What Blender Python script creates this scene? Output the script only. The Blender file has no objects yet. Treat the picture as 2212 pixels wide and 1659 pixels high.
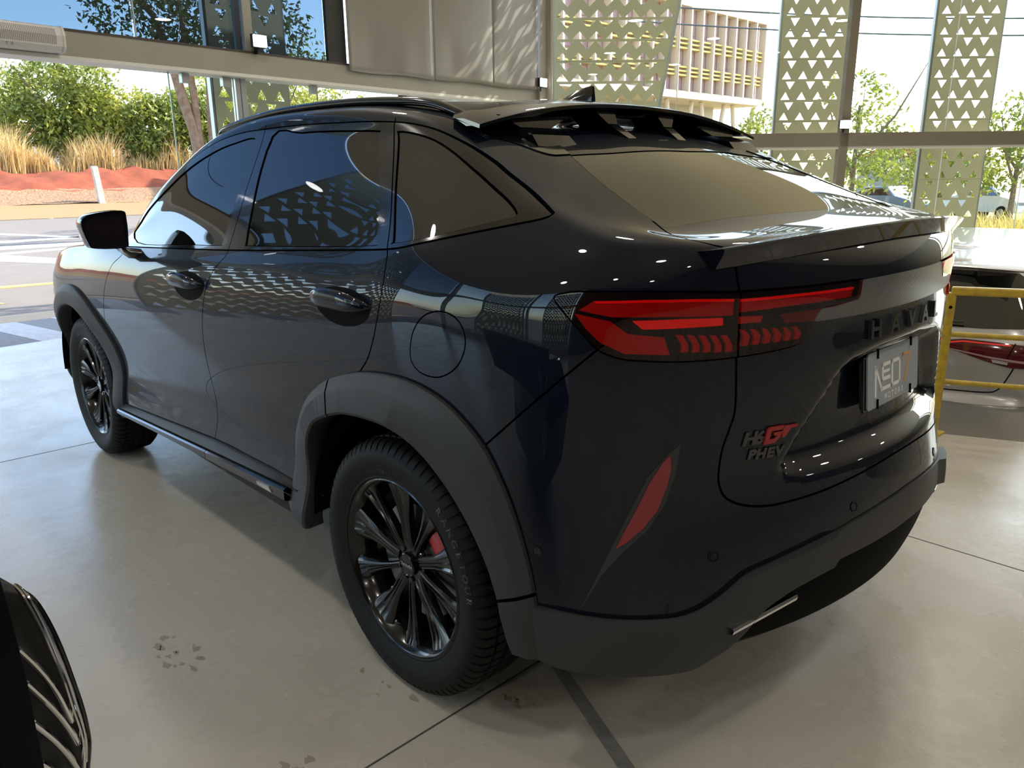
import bpy, bmesh, math, random
import numpy as np
from mathutils import Vector, Matrix
random.seed(7); rng = np.random.default_rng(7)
SC = bpy.context.scene
COL = SC.collection
# ---------------------------------------------------------------- camera
cam_d = bpy.data.cameras.new('camera'); cam = bpy.data.objects.new('camera', cam_d); COL.objects.link(cam)
SC.camera = cam
cam_d.sensor_fit = 'HORIZONTAL'; cam_d.sensor_width = 36.0; cam_d.lens = 1661.0 / 2212.0 * 36.0
cam_d.clip_start = 0.02; cam_d.clip_end = 900
def set_cam():
    yaw, pit, rol = math.radians(-43.466), math.radians(-15.173), math.radians(-.633)
    f = Vector((math.cos(pit)*math.cos(yaw), math.cos(pit)*math.sin(yaw), math.sin(pit)))
    r = f.cross(Vector((0, 0, 1))).normalized(); u = r.cross(f)
    r2 = r*math.cos(rol) + u*math.sin(rol); u2 = -r*math.sin(rol) + u*math.cos(rol)
    m = Matrix((r2, u2, -f)).transposed().to_4x4(); m.translation = (-1.6171, 2.0019, 1.4190)
    cam.matrix_world = m
set_cam()
# ---------------------------------------------------------------- sky, sun, exposure
world = bpy.data.worlds.new('sky'); SC.world = world; world.use_nodes = True
wn = world.node_tree.nodes; wl = world.node_tree.links
sky = wn.new('ShaderNodeTexSky'); sky.sky_type = 'NISHITA'; sky.sun_disc = False
SUN_AZ, SUN_EL = math.radians(-100), math.radians(36)
sky.sun_elevation = SUN_EL; sky.sun_rotation = math.pi/2 - SUN_AZ
sky.air_density = 1.0; sky.dust_density = 1.2; sky.ozone_density = 1.0
wl.new(sky.outputs[0], wn['Background'].inputs[0]); wn['Background'].inputs[1].default_value = 0.42
sd = bpy.data.lights.new('sun', 'SUN'); sd.energy = 6.0; sd.angle = math.radians(.53); sd.color = (1, .94, .84)
so = bpy.data.objects.new('sun', sd); COL.objects.link(so)
sv = Vector((math.cos(SUN_EL)*math.cos(SUN_AZ), math.cos(SUN_EL)*math.sin(SUN_AZ), math.sin(SUN_EL)))
so.rotation_euler = sv.to_track_quat('Z', 'Y').to_euler(); so.location = (0, -20, 20)
SC.view_settings.view_transform = 'Standard'; SC.view_settings.look = 'None'
SC.view_settings.exposure = 1.07; SC.view_settings.gamma = 1.0; SC.view_settings.use_curve_mapping = False
# ---------------------------------------------------------------- helpers
MATS = {}
def mat(name, base=(.5, .5, .5), rough=.5, metal=0., spec=.5, coat=0., coat_rough=.03, emit=None, es=0., noise=None, bump=None, trans=0., alpha=1., ior=1.5):
    """noise=(scale, amount, second colour); bump=(scale, strength)"""
    if name in MATS: return MATS[name]
    m = bpy.data.materials.new(name); m.use_nodes = True
    nt = m.node_tree; b = nt.nodes['Principled BSDF']
    b.inputs['Base Color'].default_value = (*base, 1); b.inputs['Roughness'].default_value = rough
    b.inputs['Metallic'].default_value = metal; b.inputs['Specular IOR Level'].default_value = spec
    b.inputs['Coat Weight'].default_value = coat; b.inputs['Coat Roughness'].default_value = coat_rough
    b.inputs['IOR'].default_value = ior
    b.inputs['Transmission Weight'].default_value = trans; b.inputs['Alpha'].default_value = alpha
    if emit: b.inputs['Emission Color'].default_value = (*emit, 1); b.inputs['Emission Strength'].default_value = es
    tc = nt.nodes.new('ShaderNodeTexCoord')
    if noise:
        n = nt.nodes.new('ShaderNodeTexNoise'); n.inputs['Scale'].default_value = noise[0]; n.inputs['Detail'].default_value = 6
        nt.links.new(tc.outputs['Object'], n.inputs['Vector'])
        r = nt.nodes.new('ShaderNodeValToRGB'); r.color_ramp.elements[0].position = .5 - noise[1]; r.color_ramp.elements[1].position = .5 + noise[1]
        r.color_ramp.elements[0].color = (*base, 1); r.color_ramp.elements[1].color = (*noise[2], 1)
        nt.links.new(n.outputs['Fac'], r.inputs['Fac']); nt.links.new(r.outputs['Color'], b.inputs['Base Color'])
    if bump:
        n = nt.nodes.new('ShaderNodeTexNoise'); n.inputs['Scale'].default_value = bump[0]; n.inputs['Detail'].default_value = 5
        nt.links.new(tc.outputs['Object'], n.inputs['Vector'])
        bp = nt.nodes.new('ShaderNodeBump'); bp.inputs['Strength'].default_value = bump[1]; bp.inputs['Distance'].default_value = .01
        nt.links.new(n.outputs['Fac'], bp.inputs['Height']); nt.links.new(bp.outputs['Normal'], b.inputs['Normal'])
    MATS[name] = m
    return m
def glassmat(name, tint=(1, 1, 1), refl=.08, rough=0.0, f0=1.45):
    """thin pane: clear straight-through light plus a Fresnel mirror"""
    if name in MATS: return MATS[name]
    m = bpy.data.materials.new(name); m.use_nodes = True; nt = m.node_tree; nt.nodes.clear()
    o = nt.nodes.new('ShaderNodeOutputMaterial'); t = nt.nodes.new('ShaderNodeBsdfTransparent'); g = nt.nodes.new('ShaderNodeBsdfGlossy')
    t.inputs[0].default_value = (*tint, 1); g.inputs['Roughness'].default_value = rough; g.inputs[0].default_value = (1, 1, 1, 1)
    lw = nt.nodes.new('ShaderNodeLayerWeight'); lw.inputs[0].default_value = .5          # Schlick's Fresnel, the same from both faces of the pane
    pw = nt.nodes.new('ShaderNodeMath'); pw.operation = 'POWER'; pw.inputs[1].default_value = 5.0; nt.links.new(lw.outputs['Facing'], pw.inputs[0])
    r0 = ((f0-1)/(f0+1))**2
    fr = nt.nodes.new('ShaderNodeMath'); fr.operation = 'MULTIPLY_ADD'; fr.inputs[1].default_value = 1-r0; fr.inputs[2].default_value = r0; nt.links.new(pw.outputs[0], fr.inputs[0])
    mx = nt.nodes.new('ShaderNodeMixShader'); nt.links.new(fr.outputs[0], mx.inputs[0])
    nt.links.new(t.outputs[0], mx.inputs[1]); nt.links.new(g.outputs[0], mx.inputs[2]); nt.links.new(mx.outputs[0], o.inputs[0])
    MATS[name] = m
    return m
def tag(o, label=None, cat=None, group=None, kind=None):
    if label: o['label'] = label
    if cat: o['category'] = cat
    if group: o['group'] = group
    if kind: o['kind'] = kind
    return o
def empty(name, loc=(0, 0, 0), rz=0, parent=None):
    o = bpy.data.objects.new(name, None); COL.objects.link(o); o.location = loc; o.rotation_euler = (0, 0, rz)
    o.empty_display_size = .1
    if parent: o.parent = parent
    return o
class MB:
    """collects geometry for ONE mesh object"""
    def __init__(s): s.v = []; s.f = []
    def add(s, vs, fs):
        n = len(s.v); s.v += [tuple(map(float, q)) for q in vs]; s.f += [tuple(i+n for i in q) for q in fs]; return s
    def box(s, c, d, R=None, bev=0):
        hx, hy, hz = d[0]/2, d[1]/2, d[2]/2
        P = [(a*hx, b*hy, e*hz) for a in (-1, 1) for b in (-1, 1) for e in (-1, 1)]
        if R is not None: P = [tuple(R @ Vector(p)) for p in P]
        P = [(p[0]+c[0], p[1]+c[1], p[2]+c[2]) for p in P]
        return s.add(P, [(0, 1, 3, 2), (4, 6, 7, 5), (0, 4, 5, 1), (2, 3, 7, 6), (0, 2, 6, 4), (1, 5, 7, 3)])
    def tube(s, pts, rad, n=8, cap=True):
        pts = [Vector(p) for p in pts]; rads = rad if hasattr(rad, '__len__') else [rad]*len(pts)
        k = len(pts); prev = None; rings = []
        for i, p in enumerate(pts):
            d = (pts[min(i+1, k-1)] - pts[max(i-1, 0)]).normalized()
            a = Vector((0, 0, 1)) if abs(d.z) < .9 else Vector((1, 0, 0))
            if prev is not None: a = prev
            x = (a - d*a.dot(d)).normalized(); y = d.cross(x); prev = x
            rings.append([p + (x*math.cos(2*math.pi*j/n) + y*math.sin(2*math.pi*j/n))*rads[i] for j in range(n)])
        vs = [q for r in rings for q in r]; fs = []
        for i in range(k-1):
            for j in range(n): fs.append((i*n+j, i*n+(j+1) % n, (i+1)*n+(j+1) % n, (i+1)*n+j))
        if cap: fs.append(tuple(range(n-1, -1, -1))); fs.append(tuple((k-1)*n+j for j in range(n)))
        return s.add(vs, fs)
    def lathe(s, prof, n=48, axis='y', c=(0, 0, 0), closed=False, a0=0, a1=2*math.pi):
        """prof: (radius, height along axis)"""
        full = abs(a1-a0) > 6.28; m = n if full else n+1; k = len(prof); vs = []
        for j in range(m):
            a = a0 + (a1-a0)*j/n; ca, sa = math.cos(a), math.sin(a)
            for r, h in prof:
                q = (r*ca, h, r*sa) if axis == 'y' else ((r*ca, r*sa, h) if axis == 'z' else (h, r*ca, r*sa))
                vs.append((q[0]+c[0], q[1]+c[1], q[2]+c[2]))
        fs = []
        for j in range(n):
            j2 = (j+1) % m
            for i in range(k - (0 if closed else 1)):
                i2 = (i+1) % k
                fs.append((j*k+i, j*k+i2, j2*k+i2, j2*k+i))
        return s.add(vs, fs)
    def prism(s, poly, z0, z1, M=None):
        """polygon in local xy extruded from z0 to z1, moved by matrix M"""
        n = len(poly); P = [Vector((p[0], p[1], z0)) for p in poly] + [Vector((p[0], p[1], z1)) for p in poly]
        if M is not None: P = [M @ p for p in P]
        return s.add(P, [tuple(range(n-1, -1, -1)), tuple(range(n, 2*n))] + [(i, (i+1) % n, n+(i+1) % n, n+i) for i in range(n)])
    def grid(s, G):
        G = np.asarray(G); a, b = G.shape[:2]
        return s.add(G.reshape(-1, 3), [(i*b+j, (i+1)*b+j, (i+1)*b+j+1, i*b+j+1) for i in range(a-1) for j in range(b-1)])
    def build(s, name, m, parent=None, smooth=False, bevel=0, angle=40, solid=0, subsurf=0, seg=2):
        me = bpy.data.meshes.new(name); me.from_pydata(s.v, [], s.f); me.validate(); 
        b = bmesh.new(); b.from_mesh(me); bmesh.ops.remove_doubles(b, verts=b.verts, dist=1e-6)
        bmesh.ops.recalc_face_normals(b, faces=b.faces); b.to_mesh(me); b.free()
        if m: me.materials.append(m)
        o = bpy.data.objects.new(name, me); COL.objects.link(o)
        if smooth:
            me.polygons.foreach_set('use_smooth', [True]*len(me.polygons))
            if angle < 179: me.set_sharp_from_angle(angle=math.radians(angle))
        if solid:
            md = o.modifiers.new('solid', 'SOLIDIFY'); md.thickness = solid; md.offset = 0
        if bevel:
            md = o.modifiers.new('bevel', 'BEVEL'); md.width = bevel; md.segments = seg; md.limit_method = 'ANGLE'; md.angle_limit = math.radians(35)
        if subsurf:
            md = o.modifiers.new('sub', 'SUBSURF'); md.levels = subsurf; md.render_levels = subsurf
        if parent: o.parent = parent
        return o
def box(name, c, d, m, parent=None, rz=0, bevel=0):
    mb = MB(); mb.box((0, 0, 0), d); o = mb.build(name, m, parent, bevel=bevel); o.location = c; o.rotation_euler = (0, 0, rz); return o
def text_geo(txt, size=1., extrude=.0, spacing=1., bold=0.):
    cu = bpy.data.curves.new('t', 'FONT'); cu.body = txt; cu.size = size; cu.extrude = extrude; cu.align_x = 'CENTER'; cu.align_y = 'CENTER'
    cu.space_character = spacing; cu.offset = bold; cu.resolution_u = 3
    o = bpy.data.objects.new('t', cu); COL.objects.link(o)
    bpy.context.view_layer.update()
    dg = bpy.context.evaluated_depsgraph_get(); me = o.evaluated_get(dg).to_mesh()
    v = [tuple(q.co) for q in me.vertices]; f = [tuple(p.vertices) for p in me.polygons]
    o.evaluated_get(dg).to_mesh_clear(); bpy.data.objects.remove(o); bpy.data.curves.remove(cu)
    return v, f
def frame(origin, x, y):
    """matrix whose local x, y axes are given (z = x cross y)"""
    x = Vector(x).normalized(); z = x.cross(Vector(y)).normalized(); y = z.cross(x)
    m = Matrix((x, y, z)).transposed().to_4x4(); m.translation = Vector(origin); return m
def copy_tree(o, parent=None):
    c = o.copy(); COL.objects.link(c); c.parent = parent
    for ch in o.children: copy_tree(ch, c)
    return c
# ---------------------------------------------------------------- materials of the cars
paint = mat('navy_paint', (.0022, .0042, .0098), .4, 0, .04, coat=.72, coat_rough=.012)
black = mat('gloss_black', (.003, .003, .004), .12, 0, .5, coat=.6)
gapm = mat('gap_black', (.002, .002, .002), .8, spec=.1)
tint = mat('tinted_glass', (.004, .0045, .005), .015, 0, .5, ior=2.1)
plast = mat('grey_plastic', (.030, .031, .033), .52, 0, .35, bump=(900, .06))
plast2 = mat('black_plastic', (.010, .010, .011), .6, 0, .3)
chrome = mat('chrome', (.75, .75, .76), .08, 1.)
darkchrome = mat('dark_chrome', (.10, .10, .11), .12, 1.)
rubber = mat('tyre_rubber', (.0045, .0045, .0045), .6, 0, .22, bump=(300, .05))
rimblack = mat('rim_black', (.004, .004, .0045), .16, 0, .45, coat=.25)
redlens = glassmat('red_lens', (.80, .12, .13), f0=1.5)
redin = mat('lamp_red', (.40, .008, .012), .30, 0, .5)
redhot = mat('lamp_bright_red', (.9, .03, .03), .25, emit=(1, .03, .03), es=.05)
lampblack = mat('lamp_black', (.006, .002, .002), .35)
clearlamp = mat('lamp_clear', (.55, .56, .58), .2, .6)
reflm = mat('reflector_red', (.20, .006, .012), .25, coat=.5)
def bandmat():
    m = mat('ribbed_band', (.10, .10, .10), .28, 0, .5)
    nt = m.node_tree; w = nt.nodes.new('ShaderNodeTexWave'); w.wave_type = 'BANDS'; w.bands_direction = 'DIAGONAL'; w.inputs['Scale'].default_value = 75
    tc = nt.nodes.new('ShaderNodeTexCoord'); mp = nt.nodes.new('ShaderNodeMapping'); mp.inputs['Scale'].default_value = (0, 1, .45)
    bp = nt.nodes.new('ShaderNodeBump'); bp.inputs['Strength'].default_value = .7; bp.inputs['Distance'].default_value = .0015
    nt.links.new(tc.outputs['Object'], mp.inputs['Vector']); nt.links.new(mp.outputs[0], w.inputs['Vector']); nt.links.new(w.outputs['Fac'], bp.inputs['Height']); nt.links.new(bp.outputs[0], nt.nodes['Principled BSDF'].inputs['Normal'])
    return m
band_m = bandmat()
# ---------------------------------------------------------------- cutting the smooth master surface into real panels
R2 = 2**-.5
AX = {'S': ((1, 0, 0), (0, 0, 1)), 'R': ((0, 1, 0), (0, 0, 1)), 'C': ((R2, R2, 0), (0, 0, 1)), 'T': ((1, 0, 0), (0, 1, 0))}
PRED = {'S': lambda c: c[1] > .3 and c[0] > -.66 and c[2] < 1.605,
        'R': lambda c: c[0] < -.6 and c[2] < 1.29,
        'C': lambda c: c[0] < -.30 and c[2] < 1.272,
        'T': lambda c: c[2] > 1.245 and c[0] < .6}
def uv2(P, kind):
    a, b = AX[kind]; P = np.asarray(P); return np.stack([P @ np.array(a), P @ np.array(b)], -1)
def dense(pts, closed=False, n=5):
    """Catmull-Rom through the points"""
    P = np.array(pts, float); k = len(P)
    if closed: E = np.concatenate([P[-1:], P, P[:2]]); m = k
    else: E = np.concatenate([[2*P[0]-P[1]], P, [2*P[-1]-P[-2]]]); m = k-1
    out = []
    for i in range(m):
        p0, p1, p2, p3 = E[i:i+4]
        for t in np.linspace(0, 1, n, endpoint=False):
            out.append(.5*((2*p1)+(-p0+p2)*t+(2*p0-5*p1+4*p2-p3)*t*t+(-p0+3*p1-3*p2+p3)*t**3))
    if not closed: out.append(P[-1])
    return np.array(out)
def offset2(P, w, closed):
    P = np.asarray(P); k = len(P)
    if closed: T = np.roll(P, -1, 0) - np.roll(P, 1, 0)
    else:
        T = np.gradient(P, axis=0)
    T /= np.maximum(np.linalg.norm(T, axis=1, keepdims=True), 1e-9)
    return P + np.stack([-T[:, 1], T[:, 0]], 1)*w
def inpoly(pts, poly):
    x, y = pts[:, 0], pts[:, 1]; c = np.zeros(len(pts), bool); n = len(poly); j = n-1
    for i in range(n):
        xi, yi = poly[i]; xj, yj = poly[j]
        hit = ((yi > y) != (yj > y)) & (x < (xj-xi)*(y-yi)/(yj-yi+1e-15)+xi)
        c ^= hit; j = i
    return c
def segdist(pts, P, closed):
    best = np.full(len(pts), 1e9); k = len(P)
    for i in range(k if closed else k-1):
        a = P[i]; b = P[(i+1) % k]; d = b-a; L = d@d+1e-15
        t = np.clip((pts-a)@d/L, 0, 1); q = a+t[:, None]*d
        best = np.minimum(best, np.hypot(*(pts-q).T))
    return best
class Sheet:
    def __init__(s, S, N, sel=None):
        s.cache = None; s.bm = bmesh.new(); bm = s.bm; s.ln = bm.verts.layers.float_vector.new('n')
        a, b = S.shape[:2]; idx = {}
        for i in range(a):
            for j in range(b):
                if sel is not None and not sel[i, j]: continue
                v = bm.verts.new(S[i, j]); v[s.ln] = N[i, j]; idx[i, j] = v
        for i in range(a-1):
            for j in range(b-1):
                q = [(i, j), (i+1, j), (i+1, j+1), (i, j+1)]
                if all(t in idx for t in q):
                    p = [idx[t] for t in q]
                    co = {tuple(round(x, 6) for x in v.co) for v in p}
                    if len(co) < 3: continue
                    f = bm.faces.new(p)
    def cut(s, P, kind, closed=False, pred=None):
        bm = s.bm; pred = pred or PRED[kind]; a, b = AX[kind]; va = np.array(a); vb = np.array(b); a = Vector(a); b = Vector(b)
        if s.cache is None:
            fl = list(bm.faces); s.cache = (fl, np.array([f.calc_center_median() for f in fl]))
        fl, cen = s.cache
        lo = P.min(0)-.03; hi = P.max(0)+.03; U = cen @ va; V = cen @ vb
        ids = np.where((U > lo[0]) & (U < hi[0]) & (V > lo[1]) & (V < hi[1]))[0]
        cand = [fl[i] for i in ids if fl[i].is_valid and pred(cen[i])]
        def bb(f):
            us = [v.co.dot(a) for v in f.verts]; vs = [v.co.dot(b) for v in f.verts]
            return (min(us), max(us), min(vs), max(vs))
        box_ = np.zeros((len(cand)*3+4000, 4)); n = len(cand); 
        for i, f in enumerate(cand): box_[i] = bb(f)
        k = len(P); e = 1e-4; fresh = []
        for i in range(k if closed else k-1):
            p = P[i]; q = P[(i+1) % k]; d = q-p
            if math.hypot(*d) < 1e-6: continue
            x0, x1 = sorted((p[0], q[0])); y0, y1 = sorted((p[1], q[1])); B = box_[:n]
            near = np.where((B[:, 0] < x1+e) & (B[:, 1] > x0-e) & (B[:, 2] < y1+e) & (B[:, 3] > y0-e))[0]
            fs = []; fi = []
            for t in near:
                f = cand[t]
                if not f.is_valid: continue
                sd = [(v.co.dot(a)-p[0])*d[1]-(v.co.dot(b)-p[1])*d[0] for v in f.verts]
                if min(sd) < 0 and max(sd) > 0: fs.append(f); fi.append(t)
            if not fs: continue
            sdv = lambda v: (v.co.dot(a)-p[0])*d[1]-(v.co.dot(b)-p[1])*d[0]
            eps = 1e-7; on = set()
            for ed in {e2 for f in fs for e2 in f.edges}:
                s0 = sdv(ed.verts[0]); s1 = sdv(ed.verts[1])
                if (s0 > eps and s1 < -eps) or (s0 < -eps and s1 > eps):
                    _, nv = bmesh.utils.edge_split(ed, ed.verts[0], s0/(s0-s1)); on.add(nv)
                else:
                    if abs(s0) <= eps: on.add(ed.verts[0])
                    if abs(s1) <= eps: on.add(ed.verts[1])
            for f in fs:
                vv = [v for v in f.verts if v in on]
                if len(vv) < 2: continue
                va_, vb_ = vv[0], vv[-1]
                if any(va_ in e2.verts and vb_ in e2.verts for e2 in f.edges): continue
                try: g, _ = bmesh.utils.face_split(f, va_, vb_)
                except Exception: continue
                if g is None: continue
                cand.append(g); box_[n] = bb(g); n += 1; fresh.append(g)
            for t in fi:
                if cand[t].is_valid: box_[t] = bb(cand[t])
        fresh = [f for f in fresh if f.is_valid]
        if fresh: s.cache = (fl+fresh, np.concatenate([cen, np.array([f.calc_center_median() for f in fresh])]))
    def arrays(s):
        s.bm.faces.ensure_lookup_table(); s.bm.faces.index_update()
        return np.array([f.calc_center_median() for f in s.bm.faces])
def faces_to_obj(name, faces, ln, material, parent, off=0., rim=.008, mirror='one', offfn=None, smooth=True):
    """mirror: 'one' left only, 'merge' left+right in one mesh, 'two' returns two objects"""
    vid = {}; P = []; Nn = []; F = []
    for f in faces:
        q = []
        for v in f.verts:
            if v not in vid:
                vid[v] = len(P); n = Vector(v[ln]).normalized(); o = off + (offfn(v.co) if offfn else 0)
                P.append(v.co + n*o); Nn.append(n)
            q.append(vid[v])
        F.append(q)
    nmain = len(F)
    LN = [[tuple(Nn[i]) for i in q] for q in F]
    if rim:
        cnt = {}
        for q in F:
            for i in range(len(q)):
                e = (q[i], q[(i+1) % len(q)]); k = (min(e), max(e)); cnt.setdefault(k, []).append(e)
        for k, es in cnt.items():
            if len(es) != 1: continue
            i, j = es[0]
            if abs(P[i][1]) < 1e-5 and abs(P[j][1]) < 1e-5: continue
            n0 = len(P)
            P += [P[i].copy(), P[j].copy(), P[j]-Nn[j]*rim, P[i]-Nn[i]*rim]
            fn = (P[j]-P[i]).cross(Nn[i]); fn = fn.normalized() if fn.length > 1e-12 else Nn[i]
            Nn += [fn]*4
            F.append([n0+1, n0, n0+3, n0+2]); 
            LN.append([tuple(fn)]*4)
    P = np.array([tuple(p) for p in P])
    def mk(P, F, LN, nm):
        me = bpy.data.meshes.new(nm); me.from_pydata(P.tolist(), [], F); me.materials.append(material)
        me.polygons.foreach_set('use_smooth', [True]*len(me.polygons))
        me.normals_split_custom_set([n for q in LN for n in q])
        o = bpy.data.objects.new(nm, me); COL.objects.link(o); o.parent = parent; return o
    def mir(P, F, LN):
        return P*np.array([1, -1, 1]), [q[::-1] for q in F], [[(n[0], -n[1], n[2]) for n in q[::-1]] for q in LN]
    if mirror == 'one': return mk(P, F, LN, name)
    P2, F2, LN2 = mir(P, F, LN)
    if mirror == 'merge':
        k = len(P); return mk(np.concatenate([P, P2]), F+[[i+k for i in q] for q in F2], LN+LN2, name)
    return mk(P, F, LN, name), mk(P2, F2, LN2, name)
# ---------------------------------------------------------------- master surface of the coupe SUV (left half)
def _bsp(P, n):
    """uniform cubic B-spline through ~P (k,...) with natural ends, n samples per interval"""
    P = np.asarray(P, float)
    C = P.copy()
    def ext(C):
        return np.concatenate([[2*C[0]-C[1]], C, [2*C[-1]-C[-2]]])
    for _ in range(3):
        E = ext(C); S = (E[:-2] + 4*E[1:-1] + E[2:]) / 6
        C = C + (P - S) * 0.9
    E = ext(C)
    k = len(P) - 1
    t = np.linspace(0, 1, n, endpoint=False)[:, None]
    B = [(1-t)**3/6, (3*t**3-6*t**2+4)/6, (-3*t**3+3*t**2+3*t+1)/6, t**3/6]
    sh = P.shape[1:]
    out = []
    for i in range(k):
        seg = sum(B[j] * E[i+j].reshape(1, -1) for j in range(4))
        out.append(seg.reshape((n,) + sh))
    last = (E[k] + 4*E[k+1] + E[k+2]) / 6
    out.append(last[None])
    return np.concatenate(out)

def car_table():
    X = [3.74, 3.62, 3.40, 3.08, 2.74, 2.40, 2.05, 1.75, 1.45, 1.10, .75, .40, .10, -.15]
    def f(x, xs, ys): return float(np.interp(x, xs, ys))
    T = []
    for x in X:
        belt = f(x, [-.15, .10, .9, 2.0, 2.5, 3.0, 3.3, 3.55, 3.75], [1.285, 1.248, 1.198, 1.150, 1.120, 1.075, 1.02, .92, .80])
        nose = f(x, [2.4, 3.08, 3.40, 3.62, 3.74], [0, .012, .10, .30, .55])      # plan rounding at the front
        k = f(x, [1.75, 2.35], [1, 0])                       # greenhouse weight
        low = f(x, [-.15, 2.7, 3.74], [0, 0, .05])
        haunch = f(x, [-.15, .3, .9], [.006, .0, 0])
        rows = []
        zs = [.30, .40, .54, .69, .85, 1.0, None, None, belt]
        ys = [.885, .924, .896, .910, .938, .947, .936, .912, .880]
        zs[6] = belt - .115; zs[7] = belt - .05; zs[5] = belt - .205; zs[4] = .5*(zs[5]+.69)+.005
        if x > 2.9:
            for i in range(1, 6): zs[i] = zs[0] + (zs[6]-zs[0])*i/6
        for y, z in zip(ys, zs): rows.append((x, (y + (haunch if z > .8 else 0)) * (1-nose) , z))
        # window top and roof lines
        wt_z = f(x, [-.15, .0, .19, .26, .62, 1.0, 1.38, 1.63, 1.88, 2.05, 2.4], [1.455, 1.49, 1.537, 1.548, 1.567, 1.575, 1.517, 1.432, 1.29, 1.185, 1.14])
        wt_y = f(x, [-.15, .3, 1.0, 1.4, 1.9, 2.1], [.735, .700, .690, .715, .80, .845])
        rz = f(x, [-.15, .1, .4, .8, 1.1, 1.45, 1.75, 2.05, 2.4], [1.535, 1.585, 1.618, 1.632, 1.628, 1.590, 1.495, 1.325, 1.145])
        ry = f(x, [-.15, .3, 1.0, 1.6, 2.1], [.628, .642, .640, .64, .70])
        mz = f(x, [-.15, .1, .4, .8, 1.1, 1.45, 1.75, 2.05, 2.4], [1.575, 1.622, 1.650, 1.662, 1.655, 1.615, 1.52, 1.36, 1.155])
        cz = f(x, [-.15, .1, .4, .8, 1.1, 1.45, 1.75, 2.05, 2.4], [1.600, 1.637, 1.662, 1.672, 1.665, 1.628, 1.54, 1.38, 1.165])
        if x >= 2.4:
            hb = belt
            yb = ys[8]*(1-nose)
            up = f(x, [2.4, 3.2, 3.74], [.045, .04, .02])
            rows += [(x, yb*.90, hb+.010), (x, yb*.78, hb+.022), (x, yb*.62, hb+.034), (x, yb*.32, hb+up), (x, 0, hb+up+.004)]
        else:
            wm = (.5*(ys[8]+wt_y)+.012, .5*(belt+wt_z))
            rows += [(x, wm[0], wm[1]), (x, wt_y, wt_z), (x, ry, rz), (x, .36, mz), (x, 0, cz)]
            if x == .40: rows[-2:] = [(.40, .36, 1.648), (.41, 0, 1.660)]
            if x == .10: rows[-3:] = [(.11, .642, 1.582), (.15, .37, 1.612), (.18, 0, 1.622)]
            if x == -.15: rows[-4:] = [(-.13, .735, 1.462), (-.01, .630, 1.545), (.05, .39, 1.568), (.08, 0, 1.578)]
        T.append(rows)
    # corner and rear stations
    plan = [(-.40, .918), (-.60, .868), (-.74, .775), (-.825, .66), (-.888, .45), (-.917, .22), (-.925, 0)]
    wx = [0.1, .35, .75, 1, 1, 1, 1]
    ox = [.0, -.05, -.062, -.036, -.012, -.008, 0, .0]
    zr = [.30, .45, .61, .735, .87, 1.0, 1.095, 1.185]
    zc = [[.30, .41, .545, .70, .865, 1.035, 1.125, 1.195],
          [.30, .42, .575, .72, .868, 1.03, 1.12, 1.20],
          [.30, .44, .595, .73, .868, 1.01, 1.105, 1.195]]
    r8 = [(-.40, .838, 1.290), (-.585, .800, 1.288), (-.70, .738, 1.278), (-.785, .650, 1.270), (-.845, .45, 1.268), (-.872, .22, 1.266), (-.880, 0, 1.265)]
    r9 = [(-.38, .780, 1.352), (-.545, .740, 1.322), (-.65, .690, 1.303), (-.715, .625, 1.292), (-.775, .44, 1.292), (-.800, .22, 1.292), (-.806, 0, 1.292)]
    r10 = [(-.29, .715, 1.408), (-.44, .690, 1.364), (-.545, .655, 1.334), (-.61, .595, 1.318), (-.66, .42, 1.316), (-.682, .21, 1.316), (-.69, 0, 1.316)]
    r11 = [(-.14, .600, 1.500), (-.27, .565, 1.452), (-.36, .515, 1.422), (-.40, .445, 1.414), (-.425, .30, 1.418), (-.435, .15, 1.420), (-.437, 0, 1.420)]
    r12 = [(-.05, .40, 1.538), (-.115, .385, 1.518), (-.155, .34, 1.510), (-.17, .28, 1.508), (-.178, .185, 1.512), (-.182, .09, 1.514), (-.183, 0, 1.514)]
    r13 = [(.01, 0, 1.562), (-.03, 0, 1.555), (-.05, 0, 1.551)] + [(-.06, 0, 1.549)]*4
    for i in range(7):
        rows = []
        px, py = plan[i]
        for r in range(8):
            z = zc[i][r] if i < 3 else zr[r]
            inset = [.025, 0, .004, .002, -.004, -.006, .0, .016][r] if i < 2 else [.02, 0, 0, 0, 0, 0, 0, .008][r]
            dx = [.048, .050, .075, .072, .045, .034, .026, .020][r]*[0, .25, .75, 1, .55, .15, 0][i]
            rows.append((px + ox[r]*wx[i] + dx, max(0, py - inset) if i < 6 else 0, z))
        rows += [r8[i], r9[i], r10[i], r11[i], r12[i], r13[i]]
        T.append(rows)
    return np.array(T)          # stations x rows x 3

def car_surface(nu=11, nv=12):
    T = car_table()
    # mirror beyond the rear centre so that the surface is smooth over y = 0
    M = T[::-1][1:4] * np.array([1, -1, 1.])
    A = _bsp(np.concatenate([T, M]), nu)[:(len(T)-1)*nu+1]
    A = np.swapaxes(A, 0, 1)    # rows first
    M = A[::-1][1:4] * np.array([1, -1, 1.])
    B = _bsp(np.concatenate([A, M]), nv)[:(A.shape[0]-1)*nv+1]
    S = np.swapaxes(B, 0, 1)    # (nu_total, nv_total, 3)
    S[-1, :, 1] = 0; S[:, -1, 1] = 0
    return S

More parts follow.
